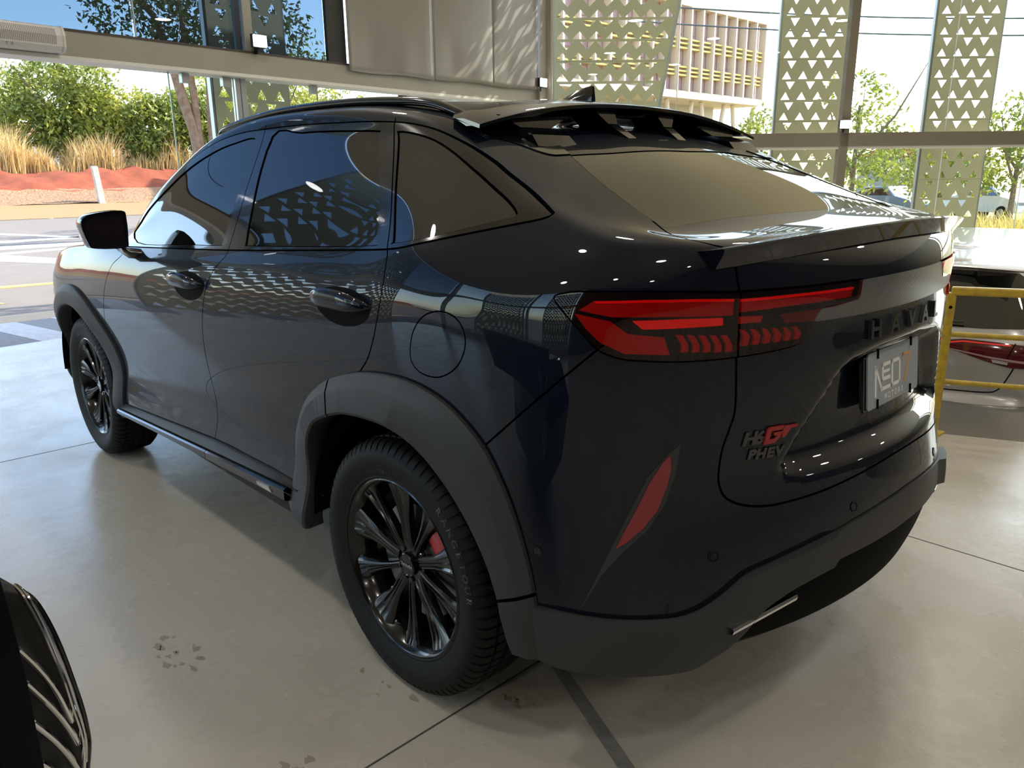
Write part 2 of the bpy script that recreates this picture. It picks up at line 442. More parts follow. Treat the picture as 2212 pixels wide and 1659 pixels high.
def _sm(t):
    t = np.clip(t, 0, 1); return t*t*(3-2*t)
def car_master():
    S = car_surface(12, 12)
    x, y, z = S[..., 0], S[..., 1], S[..., 2]
    # number-plate recess in the tailgate
    poly = np.array([(-.2, 1.034), (.124, 1.030), (.26, 1.014), (.305, .995), (.422, .872), (.480, .792), (.468, .762), (.41, .750), (-.2, .752)])
    Q = np.stack([np.abs(y).ravel(), z.ravel()], 1)
    near = (x.ravel() < -.7) & (Q[:, 1] < 1.1)
    d = np.zeros(len(Q)); q = Q[near]
    d[near] = np.where(inpoly(q, poly), .046*_sm(segdist(q, poly, False)/.045), 0)
    d = d.reshape(x.shape)
    S[..., 0] = x + d
    du = np.gradient(S, axis=0); dv = np.gradient(S, axis=1)
    N = np.cross(du, dv); L = np.linalg.norm(N, axis=2, keepdims=True); N = N/np.maximum(L, 1e-9)
    bad = L[..., 0] < 1e-7
    N[bad] = (0, 0, 1)
    if N[120, 40, 1] < 0: N = -N
    N[-1, :, 1] = 0; N[:, -1, 1] = 0
    N /= np.maximum(np.linalg.norm(N, axis=2, keepdims=True), 1e-9)
    return S, N
# ---------------------------------------------------------------- the showroom and the street
E1 = Vector((math.cos(math.radians(-83.6)), math.sin(math.radians(-83.6)), 0)); P0 = Vector((6.35, .45, 0)); N1 = Vector((-E1.y, E1.x, 0))     # front facade: along E1, N1 points outside
E2 = Vector((math.cos(math.radians(-133.5)), math.sin(math.radians(-133.5)), 0)); CN = P0 + E1*7.62; N2 = Vector((-E2.y, E2.x, 0))             # right facade from the corner CN, N2 points outside
M1 = frame(P0, E1, (0, 0, 1)); M2 = frame(CN, E2, (0, 0, 1))     # local x along the facade, y up, z = E x up
if M1.to_3x3().col[2].dot(N1) < 0: pass
Z1 = 1 if M1.to_3x3().col[2].dot(N1) > 0 else -1; Z2 = 1 if M2.to_3x3().col[2].dot(N2) > 0 else -1
def fbox(M, s0, s1, z0, z1, o0, o1, Z):
    """box on a facade: along s, up z, offset o (positive = outside)"""
    mb = MB(); a, b = sorted((o0*Z, o1*Z)); mb.prism([(s0, z0), (s1, z0), (s1, z1), (s0, z1)], a, b, M); return mb
def fb(name, M, s0, s1, z0, z1, o0, o1, m, parent=None, bevel=0): 
    return fbox(M, s0, s1, z0, z1, o0, o1, Z1 if M is M1 else (Z2 if M is M2 else ZL)).build(name, m, parent, bevel=bevel)
def concrete():
    m = mat('polished_concrete', (.36, .345, .315), .3, 0, .5)
    nt = m.node_tree; b = nt.nodes['Principled BSDF']; L = nt.links; tc = nt.nodes.new('ShaderNodeTexCoord')
    def noise(sc, det=6, rough=.6):
        n = nt.nodes.new('ShaderNodeTexNoise'); n.inputs['Scale'].default_value = sc; n.inputs['Detail'].default_value = det; n.inputs['Roughness'].default_value = rough; L.new(tc.outputs['Object'], n.inputs['Vector']); return n
    def ramp(n, a, b_, c0, c1):
        r = nt.nodes.new('ShaderNodeValToRGB'); r.color_ramp.elements[0].position = a; r.color_ramp.elements[1].position = b_; r.color_ramp.elements[0].color = (*c0, 1); r.color_ramp.elements[1].color = (*c1, 1); L.new(n.outputs['Fac'], r.inputs['Fac']); return r
    base = ramp(noise(.9, 8), .35, .7, (.42, .39, .325), (.47, .44, .375))
    st = ramp(noise(5.5, 9, .72), .735, .75, (0, 0, 0), (1, 1, 1)); sp = ramp(noise(42, 3, .6), .745, .76, (0, 0, 0), (1, 1, 1))
    mx = nt.nodes.new('ShaderNodeMix'); mx.data_type = 'RGBA'; L.new(st.outputs[0], mx.inputs[0]); L.new(base.outputs[0], mx.inputs[6]); mx.inputs[7].default_value = (.16, .135, .105, 1)
    m2 = nt.nodes.new('ShaderNodeMix'); m2.data_type = 'RGBA'; L.new(sp.outputs[0], m2.inputs[0]); L.new(mx.outputs[2], m2.inputs[6]); m2.inputs[7].default_value = (.11, .10, .085, 1)
    L.new(m2.outputs[2], b.inputs['Base Color'])
    rr = ramp(noise(3.0, 6), .3, .75, (.20, .20, .20), (.36, .36, .36)); L.new(rr.outputs[0], b.inputs['Roughness'])
    bp = nt.nodes.new('ShaderNodeBump'); bp.inputs['Strength'].default_value = .10; bp.inputs['Distance'].default_value = .01; L.new(noise(14, 4).outputs['Fac'], bp.inputs['Height']); L.new(bp.outputs[0], b.inputs['Normal'])
    return m
conc = concrete()
beige = mat('beige_paint', (.30, .285, .24), .45, noise=(3, .3, (.27, .255, .215)))
beige2 = mat('taupe_paint', (.22, .19, .155), .4, noise=(4, .3, (.20, .17, .14)))
white = mat('white_paint', (.62, .60, .56), .5); offw = mat('light_wall', (.66, .63, .58), .7)
blackm = mat('black_metal', (.008, .008, .009), .4); alu = mat('aluminium', (.42, .43, .44), .35, .7)
clearg = glassmat('clear_glass', (.93, .96, .93)); tintg = glassmat('tinted_pane', (.34, .40, .45)); edgeg = mat('glass_edge', (.30, .42, .38), .1)
# floor: upper level with its edge at the railing, lower level beyond
RE = Vector((-.274, -2.52, 0)); rd = Vector((-.914, -.405, 0))
edge_in = P0 + E1*3.45
up_poly = [tuple((P0+E1*-8.2)[:2]), tuple(edge_in[:2]), tuple(RE[:2]), tuple((RE+rd*8.0)[:2]), (-9.0, -5.76), (-9.0, 8.6)]
floor = tag(MB().prism(up_poly, -.7, 0).build('floor', conc), kind='structure')
low_poly = [tuple((P0+E1*3.3)[:2]), tuple(CN[:2]), tuple((CN+E2*14)[:2]), (-9, -17.3), (-9, -5.0), tuple((RE+rd*7.5)[:2]), tuple(RE[:2])]
tag(MB().prism(low_poly, -.9, -.62).build('floor_lower', conc), kind='structure')
def joint(name, a, b, w, m, z=.0006):
    a = Vector((*a, 0)); b = Vector((*b, 0)); d = (b-a).normalized(); n = Vector((-d.y, d.x, 0))*w/2
    mb = MB(); mb.prism([tuple((a-n)[:2]), tuple((b-n)[:2]), tuple((b+n)[:2]), tuple((a+n)[:2])], -.004, z); o = mb.build(name, m, floor); return o
jm = mat('joint_dark', (.05, .047, .042), .8); pm = mat('patch_grey', (.20, .195, .18), .8, bump=(60, .6), noise=(40, .2, (.15, .145, .135)))
joint('floor_joint', (3.04, 8), (2.93, -2.4), .006, jm); joint('floor_joint', (-.24, 7.8), (-.18, -2.3), .006, jm)
joint('floor_joint', (-8, -1.09), (5, -1.10), .006, jm); joint('floor_joint', (-8, 3.9), (5.6, 3.9), .006, jm)
joint('floor_patch', (.2, .33), (-1.9, 1.27), .040, pm, .001)
stain = mat('stain_brown', (.27, .235, .18), .5)
for cx, cy, n in ((.62, 1.33, 16), (-.13, 1.30, 18), (-.25, .72, 9), (.02, .95, 5)):
    for i in range(n):
        a = rng.uniform(0, 6.3); r = rng.uniform(.0, .07); c = (cx+r*math.cos(a)*1.8, cy+r*math.sin(a)); s = rng.uniform(.003, .013)
        pl = [(c[0]+s*rng.uniform(.3, 1.6)*math.cos(t)*1.7, c[1]+s*rng.uniform(.3, 1.6)*math.sin(t)) for t in np.linspace(0, 6.28, 11)[:-1]]
        MB().prism(pl, -.002, .0005).build('floor_stain', stain, floor)
# ceiling and the walls behind the camera
HC = 4.9
cpoly = [tuple((P0+E1*-8.2)[:2]), tuple(CN[:2]), tuple((CN+E2*14)[:2]), (-9, -17.3), (-9, 8.6)]
tag(MB().prism(cpoly, HC, HC+.2).build('ceiling', mat('ceiling_paint', (.86, .75, .58), .75)), kind='structure')
tag(MB().prism([(-9.2, -17.3), (-9, -17.3), (-9, 8.6), (-9.2, 8.6)], -.9, HC).build('wall_back', mat('dark_wall', (.07, .066, .062), .6)), kind='structure')
ce = CN+E2*14
tag(MB().prism([(-9, -17.4), (ce.x, ce.y), (ce.x, ce.y+.15), (-9, -17.2)], -.9, HC).build('wall_rear_right', mat('dark_wall')), kind='structure')
for i, x in enumerate((-6.6, -3.0, .6, 4.2)):
    for y in (6.0, 2.6, -.8, -4.2, -7.6):
        if x > 4 and (y > 4 or y < -7): continue
        L_ = empty('ceiling_light', (x, y, HC)); tag(L_, 'round white LED ceiling light above the showroom floor', 'light', 'ceiling lights')
        mb = MB(); mb.lathe([(.0, -.022), (.165, -.022)], 32, 'z'); mb.build('diffuser', mat('led_white', (.9, .9, .9), .4, emit=(1, .95, .88), es=55.), L_)
        mb = MB(); mb.lathe([(.165, -.024), (.185, -.026), (.19, -.015), (.19, 0), (0, 0)], 32, 'z'); mb.build('trim_ring', white, L_, smooth=True, angle=40)
# ---- perforated screens
gold = mat('olive_gold_metal', (.56, .52, .36), .45, .15, noise=(1.3, .35, (.46, .425, .29)))
def screen(name, M, Z, s0, s1, z0, z1, off, label, px=.24, pz=.164, skew=None, seam=6, dark=None):
    root = empty(name, tuple(M @ Vector((s0, z0, off*Z)))); tag(root, label, 'screen', 'perforated metal screens')
    inv = root.location.copy()
    nx = max(1, round((s1-s0)/px)); pxx = (s1-s0)/nx; nz = max(1, round((z1-z0)/pz)); t = .004
    mw = lambda s, z, o: (M @ Vector((s + ((z-z0)*skew*((s-s0)/(s1-s0)) if skew else 0), z, o*Z))) - inv
    for k in range(0, nz, seam):
        mb = MB()
        for r in range(k, min(k+seam, nz)):
            up = r % 2 == 0; sh = 0 if up else .5
            zb = z0 + r*(z1-z0)/nz; zt = zb + (z1-z0)/nz; gap = .004 if r == k else 0
            edges = [s0] + [s0+(i+sh)*pxx for i in range(1 if not up else 1, nx+ (0 if up else 0))] + [s1]
            cells = [(edges[i], edges[i+1]) for i in range(len(edges)-1)]
            for a, b in cells:
                c = (a+b)/2; w = b-a; h = zt-zb
                full = w > pxx*.8
                if full:
                    zm0 = zb+h*.13+gap; zm1 = zt-h*.13; hw = .070
                    T = [(c-hw, zm0), (c+hw, zm0), (c, zm1)] if up else [(c+hw, zm1), (c-hw, zm1), (c, zm0)]
                    for o in (off, off+t):
                        R = [(a, zb+gap), (b, zb+gap), (b, zt), (a, zt)]
                        V = [mw(*p, o) for p in R+T]
                        F = [(0, 1, 5, 4), (1, 2, 6, 5), (2, 3, 6), (3, 0, 4, 6)] if up else [(2, 3, 5, 4), (3, 0, 6, 5), (0, 1, 6), (1, 2, 4, 6)]
                        mb.add(V, F)
                    V = [mw(*p, off) for p in T] + [mw(*p, off+t) for p in T]; mb.add(V, [(0, 1, 4, 3), (1, 2, 5, 4), (2, 0, 3, 5)])
                else:
                    for o in (off, off+t): mb.add([mw(*p, o) for p in ((a, zb+gap), (b, zb+gap), (b, zt), (a, zt))], [(0, 1, 2, 3)])
        mb.build('perforated_sheet', gold, root)
    # posts and cross rails behind the sheets
    for s in (s0, s1):
        mb = MB(); mb.add([mw(s-.03, z0, off+.01), mw(s+.03, z0, off+.01), mw(s+.03, z0, off+.08), mw(s-.03, z0, off+.08), mw(s-.03, z1, off+.01), mw(s+.03, z1, off+.01), mw(s+.03, z1, off+.08), mw(s-.03, z1, off+.08)], [(0, 1, 2, 3), (4, 5, 6, 7), (0, 1, 5, 4), (1, 2, 6, 5), (2, 3, 7, 6), (3, 0, 4, 7)]); mb.build('post', alu, root)
    for k in range(seam, nz, seam):
        z = z0+k*(z1-z0)/nz; mb = MB(); mb.add([mw(s0, z-.012, off+.005), mw(s1, z-.012, off+.005), mw(s1, z+.012, off+.005), mw(s0, z+.012, off+.005), mw(s0, z-.012, off+.05), mw(s1, z-.012, off+.05), mw(s1, z+.012, off+.05), mw(s0, z+.012, off+.05)], [(0, 1, 2, 3), (4, 5, 6, 7), (0, 1, 5, 4), (1, 2, 6, 5), (2, 3, 7, 6), (3, 0, 4, 7)]); mb.build('cross_rail', beige2, root)
    return root
screen('perforated_screen', M2, Z2, .17, 1.34, -.6, 6.6, .5, 'wide olive perforated screen with a slanted edge beside the corner post', skew=.167, px=.165, pz=.157)
screen('perforated_screen', M2, Z2, 3.77, 4.81, -.6, 6.6, .5, 'olive perforated screen behind the mullion, middle of the right glass front', px=.25, pz=.157)
screen('perforated_screen', M2, Z2, 6.21, 7.25, -.6, 6.6, .5, 'olive perforated screen at the far right of the glass front', px=.25, pz=.157)
screen('perforated_screen', M1, Z1, 2.52, 3.50, -.3, 4.9, .8, 'olive perforated screen seen behind the door glass and the tinted pane')
screen('perforated_screen', M1, Z1, -5.2, -2.1, -.3, 6.4, .8, 'olive perforated screen outside the front, left of the open doorway')
# ---- front facade
wf = empty('wall_front', tuple(P0)); tag(wf, kind='structure')
def P(o, par):     # keep world place under a moved empty
    o.parent = par; o.location = Vector(o.location) - Vector(par.location); return o
P(fb('beam', M1, -8.2, 7.62, 2.487, 2.697, 0, .10, beige), wf)
P(fb('beam_soffit', M1, -8.2, 7.62, 2.455, 2.489, .0, .30, white), wf)
P(fb('beam_cap', M1, -8.2, 7.62, 2.697, 2.715, -.01, .10, mat('brown_strip', (.05, .035, .03), .5)), wf)
P(fb('dark_gap_strip', M1, 3.53, 3.79, 2.715, HC, -.01, .04, blackm), wf)  # darkness of the gap beside the grey sheets, put in as a black strip
P(fb('mullion', M1, 2.47, 2.57, 2.715, HC, .0, .08, beige), wf); P(fb('mullion', M1, 2.36, 2.425, 2.715, HC, -.01, .03, mat('dark_blue_profile', (.006, .012, .028), .3)), wf)
P(fb('glass_joint', M1, 1.318, 1.328, 2.715, HC, .0, .012, alu), wf)
P(fb('mullion', M1, -3.2, -3.1, 2.715, HC, 0, .08, beige), wf)
for i, (a, b) in enumerate(((-8.2, -3.2), (-3.1, 1.318), (1.328, 2.47), (2.57, 3.53))):
    tag(fb('window_%d' % (i+1), M1, a, b, 2.715, HC, .045, .051, tintg), kind='structure')
for s in (1.66, 2.37): P(fb('door_edge', M1, s, s+.012, 0, 2.455, .15, .16, edgeg), wf)
P(fb('door_post', M1, 2.395, 2.445, 0, 2.455, .14, .22, alu), wf); P(fb('door_post', M1, 2.46, 2.52, 0, 2.455, .14, .24, alu), wf)
for a, b in ((1.79, 1.87), (2.24, 2.34), (3.36, 3.44)): P(fb('glass_clamp', M1, a, b, 2.36, 2.45, .12, .18, alu), wf)
for i, (a, b) in enumerate(((1.67, 2.36), (2.53, 5.0), (5.02, 7.55))): tag(fb('window_%d' % (i+5), M1, a, b, .02, 2.455, .15, .16, clearg), kind='structure')
P(fb('corner_post', M1, 7.42, 7.64, -.62, HC, -.06, .12, beige2), wf)
# dented grey sheets hung above the opening
def sheet_panel(s0, s1, z0, z1, idx):
    G = []; nx, nz = 26, 36; ph = idx*2.1
    for i in range(nx+1):
        row = []
        for j in range(nz+1):
            s = s0+(s1-s0)*i/nx; z = z0+(z1-z0)*j/nz
            d = .012*math.sin(2.6*s+ph)*math.sin(1.7*z+ph) + .010*math.exp(-((s-(s0+.35))**2/.02+(z-z0-.25)**2/.06)) - .012*math.exp(-((s-(s0+.9))**2/.03+(z-z0-.1)**2/.1))
            e = min(i, nx-i)/2; d *= min(1, e)
            zz = z - (.01*math.sin(s*5) if j == 0 else 0)
            row.append(tuple(M1 @ Vector((s, zz, (-.05+d)*Z1))))
        G.append(row)
    mb = MB(); mb.grid(G); o = mb.build('metal_sheet', mat('grey_sheet', (.21, .195, .18), .42, .25, bump=(1.3, .25)), None, smooth=True, solid=.004); return o
shp = empty('sheet_cladding', tuple(P0+E1*5.5)); tag(shp, 'dented grey metal sheets hung above the shop opening', 'cladding')
for i, (a, b, z) in enumerate(((3.79, 5.18, 2.64), (5.183, 6.35, 2.655), (6.353, 7.38, 2.66))): P(sheet_panel(a, b, z, HC-.02, i), shp)
# ---- right facade
wr = empty('wall_right', tuple(CN)); tag(wr, kind='structure')
P(fb('corner_jamb', M2, -.08, .085, -.62, HC, -.06, .12, beige2), wr); P(fb('jamb_strip', M2, .085, .12, -.62, HC, -.02, .06, mat('pale_seal', (.55, .52, .45), .4)), wr)
P(fb('transom', M2, .1, 14, 1.805, 2.01, -.05, .10, beige2), wr); P(fb('transom_sill', M2, .1, 14, 1.765, 1.805, -.02, .08, offw), wr)
for s in (4.63, 9.4, 13.6): P(fb('mullion', M2, s, s+.13, -.62, HC, -.05, .09, beige2), wr)
for i, (a, b) in enumerate(((.12, 4.63), (4.76, 9.4), (9.53, 13.6))):
    tag(fb('window_%d' % (2*i+8), M2, a, b, 2.01, HC, .03, .036, clearg), kind='structure'); tag(fb('window_%d' % (2*i+9), M2, a, b, -.62, 1.765, .03, .036, clearg), kind='structure')
for s in (2.05, 6.30, 7.62): P(fb('glass_joint', M2, s, s+.008, -.62, HC, .025, .04, mat('silicone', (.6, .6, .58), .4)), wr)
# ---- long glass front behind the camera's left (mirrored in the car's flank)
ML = frame(Vector((-9, 8.5, 0)), (1, 0, 0), (0, 0, 1)); ZL = 1 if ML.to_3x3().col[2].y > 0 else -1
wl_ = empty('wall_left', (-9, 8.5, 0)); tag(wl_, kind='structure')
P(fb('solid_wall', ML, 0, 7.2, -.0, HC, -.05, .1, mat('dark_wall')), wl_)
P(fb('transom', ML, 7.2, 14.4, 2.45, 2.70, -.05, .1, beige), wl_); P(fb('upstand', ML, 7.2, 14.4, 0, .25, -.05, .1, beige), wl_)
for k, s in enumerate((7.2, 10.7, 14.2)): P(fb('mullion', ML, s, s+.14, 0, HC, -.05, .1, beige), wl_)
for k in range(2):
    a, b = 7.2+3.5*k+.14, 7.2+3.5*(k+1)
    tag(fb('window_%d' % (2*k+14), ML, a, b, .25, 2.45, .03, .036, clearg), kind='structure'); tag(fb('window_%d' % (2*k+15), ML, a, b, 2.70, HC, .03, .036, clearg), kind='structure')
for k, (a, b) in enumerate(((7.4, 9.8), (11.2, 13.4))): screen('perforated_screen', ML, ZL, a, b, 0, 6.4, .7, ('olive perforated screen outside the left glass front, farther from the street', 'olive perforated screen outside the left glass front, nearest the street')[k])
# ---- lamps and the air curtain
def floodlight(M, Z, s, z, label, tilt=.0):
    o = empty('floodlight', tuple(M @ Vector((s, z, -.12*Z)))); tag(o, label, 'light', 'LED floodlights')
    inv = o.location
    def bx(name, s0, s1, z0, z1, a, b, m):
        mb = MB(); lo, hi = sorted((a*Z, b*Z)); mb.prism([(s0, z0), (s1, z0), (s1, z1), (s0, z1)], lo, hi, M); mb.v = [tuple(Vector(v)-inv) for v in mb.v]; return mb.build(name, m, o)
    bx('housing', s-.085, s+.085, z-.065, z+.065, -.115, -.07, blackm); bx('lamp_face', s-.075, s+.075, z-.055, z+.055, -.122, -.116, mat('flood_white', (1, 1, 1), .3, emit=(1, .97, .92), es=60.))
    bx('bracket', s-.01, s+.01, z-.12, z-.02, -.07, -.005, blackm)
floodlight(M1, Z1, 2.575, 2.81, 'small lit LED floodlight on the beam under the tinted panes')
floodlight(M1, Z1, 7.44, 2.775, 'small lit LED floodlight on the corner post beside the grey sheets')
floodlight(M2, Z2, 4.66, 2.13, 'small lit LED floodlight on the transom at the right mullion')
def air_curtain():
    s0, s1 = -.55, .615; o = empty('air_curtain', tuple(M1 @ Vector((s0, 2.5, -.1*Z1)))); tag(o, 'white air curtain unit with a perforated grille on the beam', 'air curtain'); inv = o.location
    pr = [(2.495, -.005), (2.495, -.13), (2.535, -.165), (2.62, -.175), (2.69, -.15), (2.705, -.10), (2.705, -.005)]
    def pt(s, z, q): return tuple((M1 @ Vector((s, z, q*Z1))) - inv)
    mb = MB(); rows = [[pt(s, z, q) for z, q in pr] for s in (s0, s1-.02)]; mb.grid(rows); mb.add(rows[0], [tuple(range(7))]); mb.add(rows[1], [tuple(range(7))]); mb.build('body', mat('white_plastic', (.56, .53, .49), .4), o)
    rows = [[pt(s, z+(.004 if z > 2.6 else -.004), q-.006) for z, q in pr] for s in (s1-.02, s1)]; mb = MB(); mb.grid(rows); mb.add(rows[0], [tuple(range(7))]); mb.add(rows[1], [tuple(range(7))]); mb.build('end_cap', mat('white_plastic'), o)
    mb = MB()
    gz = lambda t: (2.548+.128*t, float(np.interp(2.548+.128*t, [2.535, 2.62, 2.69], [-.165, -.175, -.15])))
    nx, nz = 76, 16
    for i in range(nx):
        for j in range(nz):
            s = s0+.03+(s1-s0-.10)*i/nx; w = (s1-s0-.10)/nx*.55; a = gz((j+.1)/nz); b = gz((j+.62)/nz)
            mb.add([pt(s, a[0], a[1]-.0012), pt(s+w, a[0], a[1]-.0012), pt(s+w, b[0], b[1]-.0012), pt(s, b[0], b[1]-.0012)], [(0, 1, 2, 3)])
    g = mb.build('grille_holes', mat('hole_dark', (.05, .047, .045), .8), o); g['kind'] = 'stuff'
    for ch, s in (('E', .155), ('R', .195)):
        v, f = text_geo(ch, .034, .0005); mb = MB(); mb.add([pt(s+p[0], 2.518+p[1], -.1575-(p[1])*.4-.004) for p in v], f); mb.build('lettering', mat('print_grey', (.12, .11, .11), .5), o)
air_curtain()
# ---- yellow guard rail along the floor edge
yel = mat('yellow_paint', (.52, .36, .03), .42, noise=(25, .12, (.40, .27, .03)), bump=(80, .1))
def railing(a, b, name, label, post_at=(0,), ends=1):
    a = Vector(a); b = Vector(b); d = (b-a); o = empty(name, tuple(a)); tag(o, label, 'railing', 'yellow guard rails')
    for t in post_at:
        c = d*t; MB().tube([c, c+Vector((0, 0, .79))], .026, 14).build('post', yel, o, smooth=True, angle=50)
        mb = MB(); mb.box(tuple(c+Vector((0, 0, .004))), (.10, .10, .008)); mb.build('foot_plate', yel, o)
        mb = MB(); q = c+Vector((-.012, .024, .715)); mb.tube([q, q+Vector((-.002, .004, 0))], .009, 10); mb.build('bolt_hole', gapm, o)
    MB().box(tuple(d*.5+Vector((0, 0, .80))), (d.length, .045, .045), Matrix.Rotation(math.atan2(d.y, d.x), 3, 'Z')).build('top_rail', yel, o, bevel=.008)
    for z in (.565, .30): MB().tube([Vector((0, 0, z)), d+Vector((0, 0, z))], .0145, 10).build('rail', yel, o, smooth=True, angle=50)
railing((-.270, -2.52, 0), (-3.2, -3.82, 0), 'guard_rail', 'yellow tubular guard rail in front of the silver hatchback', (0, .5, 1))
railing((-.235, -2.535, 0), (3.4, -3.05, 0), 'guard_rail', 'yellow tubular guard rail running on behind the navy SUV', (.5, 1))
# ---------------------------------------------------------------- outside
asph = mat('asphalt', (.135, .112, .09), .85, noise=(2.2, .3, (.165, .14, .112)), bump=(60, .3)); wline = mat('road_white', (.62, .60, .55), .8, noise=(8, .15, (.42, .40, .36))); yline = mat('road_yellow', (.62, .42, .08), .8)
tag(MB().prism([(6.38, 60), (6.38, 8.6), tuple((P0+E1*-8.2+N1*.01)[:2]), tuple((CN+N1*.2)[:2]), (9.0, -9), (60, -60), (300, -60), (300, 200), (6.38, 200)], -.6, -.012).build('road', asph), kind='structure')
tag(MB().prism([(9.0, -9), tuple((CN+N1*.2)[:2]), tuple((CN+N2*.1)[:2]), tuple((CN+E2*14+N2*.1)[:2]), (-40, -40), (-40, -300), (300, -300), (300, -60), (60, -60)], -1.2, -.66).build('ground_right', mat('dry_ground', (.30, .24, .13), .95, noise=(.6, .3, (.34, .31, .12)), bump=(6, .6))), kind='structure')
tag(MB().prism([(-40, 8.75), (6.38, 8.75), (6.38, 200), (-40, 200)], -.6, -.012).build('ground_left', asph), kind='structure')
marks = {'a': [(25.72, -2.32), (21.15, -3.92), (20.59, -3.77), (24.74, -2.16)], 'b': [(20.91, -1.52), (21.15, -3.92), (20.59, -3.77), (20.08, -1.38)], 'c': [(19.16, -1.23), (18.97, -3.43), (18.07, -3.18), (18.04, -1.04)], 'd': [(17.04, -.88), (17.59, -2.96), (17.19, -2.85), (16.58, -.80)], 'e': [(17.66, -.98), (14.84, -1.94), (13.81, -1.68), (15.82, -.67)], 'h': [(41.7, -4.98), (33.53, -6.32), (32.67, -6.12), (39.88, -4.68)]}
road = bpy.data.objects['road']
for k, q in marks.items(): MB().prism(q, -.02, -.006).build('road_marking', wline, road)
MB().prism([(11.2, .1), (11.08, -.91), (10.84, -.86), (10.92, .14)], -.02, -.006).build('road_marking', yline, road); MB().prism([(10.25, .26), (9.25, .09), (9.35, .41)], -.02, -.006).build('road_marking', yline, road)
apron = mat('apron_tan', (.42, .33, .21), .9, noise=(5, .3, (.34, .27, .18))); dstripe = mat('apron_grey', (.16, .155, .155), .8, noise=(22, .25, (.22, .215, .21))); wstripe = mat('apron_white', (.50, .50, .50), .8, noise=(15, .2, (.38, .38, .38)))
MB().prism([(8.35, 9), (8.25, -3), (7.55, -3), (7.75, 9)], -.03, -.008).build('apron_strip', apron, road)
for k in range(-6, 9):
    y0 = .33 - k*.66
    MB().prism([(7.72, y0+.30), (7.72, y0-.03), (6.36+.1115*(.45-y0), y0-.30), (6.36+.1115*(.45-y0), y0+.03)], -.03, -.005).build('apron_stripe', wstripe, road)
    MB().prism([(7.72, y0-.03), (7.72, y0-.36), (6.36+.1115*(.45-y0), y0-.63), (6.36+.1115*(.45-y0), y0-.30)], -.03, -.0065).build('apron_stripe', dstripe, road)
# red earth bank
def hill(name, m, x0, x1, y0, y1, fz, nx=60, ny=40):
    G = [[(x, y, fz(x, y)) for y in np.linspace(y0, y1, ny)] for x in np.linspace(x0, x1, nx)]
    mb = MB(); mb.grid(G); return tag(mb.build(name, m, None, smooth=True, angle=180), kind='structure')
nz_ = lambda x, y: .13*math.sin(1.9*x+.7*y)+.09*math.sin(3.1*y-1.3*x)+.06*math.sin(5.3*x+4.1*y)
hill('verge', mat('verge_tan', (.27, .155, .06), .95, noise=(3, .3, (.22, .14, .06))), 33.0, 37.0, -45, 40, lambda x, y: .0+(x-33.0)*.11, 8, 60)
hill('leaf_litter', mat('litter', (.30, .20, .10), .95, noise=(14, .16, (.13, .05, .025)), bump=(12, 1.)), 36.8, 39.5, -45, 40, lambda x, y: .42+(x-36.8)*.24+.3*nz_(x, y), 20, 120)
hill('red_earth_bank', mat('red_earth', (.25, .055, .02), .95, noise=(2.2, .22, (.15, .032, .012)), bump=(3, 1.)), 39.0, 46, -45, 40, lambda x, y: .9+min(1, (x-39.0)/2.6)*1.0+.9*nz_(x, y)*(1 if x > 39.2 else 0), 40, 170)
hill('far_ground', mat('far_ground', (.30, .26, .14), .95), 44, 120, -90, 90, lambda x, y: 1.7, 8, 8)
pst = empty('roadside_post', (36.8, -9.15, .4)); tag(pst, 'weathered white wooden post on the roadside verge', 'post'); 
mb = MB(); mb.add([(-.13+.05*dz, -.13+.3*(.05-.05*dz), 1.6*dz) if 0 else (x*(1-.08*dz), y*(1-.08*dz)+.12*dz, 1.6*dz-.2*(1-dz)) for dz in (0, 1) for x, y in ((-.13, -.13), (.13, -.13), (.13, .13), (-.13, .13))], [(0, 1, 2, 3), (4, 5, 6, 7), (0, 1, 5, 4), (1, 2, 6, 5), (2, 3, 7, 6), (3, 0, 4, 7)]); mb.build('shaft', mat('old_white', (.60, .56, .47), .8, noise=(4, .2, (.4, .33, .25))), pst, bevel=.02)
mb = MB(); mb.box((0, .13, 1.56), (.235, .235, .12)); mb.build('cap', mat('old_cap', (.45, .42, .36), .8), pst)
# trees
bark = mat('bark', (.16, .105, .065), .9, noise=(9, .2, (.26, .19, .13)), bump=(18, .8)); barkr = mat('red_bark', (.24, .11, .065), .9, noise=(9, .2, (.34, .22, .15)), bump=(18, .8))
def leafmat(name, c0, c1):
    m = mat(name, c0, .5, noise=(1.4, .16, c1)); nt = m.node_tree; b = nt.nodes['Principled BSDF']
    tr = nt.nodes.new('ShaderNodeBsdfTranslucent'); mx = nt.nodes.new('ShaderNodeMixShader'); mx.inputs[0].default_value = .42
    src = b.inputs['Base Color'].links[0].from_socket; nt.links.new(src, tr.inputs[0]); out = nt.nodes['Material Output']
    nt.links.new(b.outputs[0], mx.inputs[1]); nt.links.new(tr.outputs[0], mx.inputs[2]); nt.links.new(mx.outputs[0], out.inputs[0]); return m
leafA = leafmat('leaf_green', (.13, .17, .035), (.30, .32, .05)); leafB = leafmat('leaf_yellowgreen', (.20, .24, .04), (.42, .40, .06)); leafC = leafmat('leaf_dark', (.055, .085, .025), (.11, .15, .04))
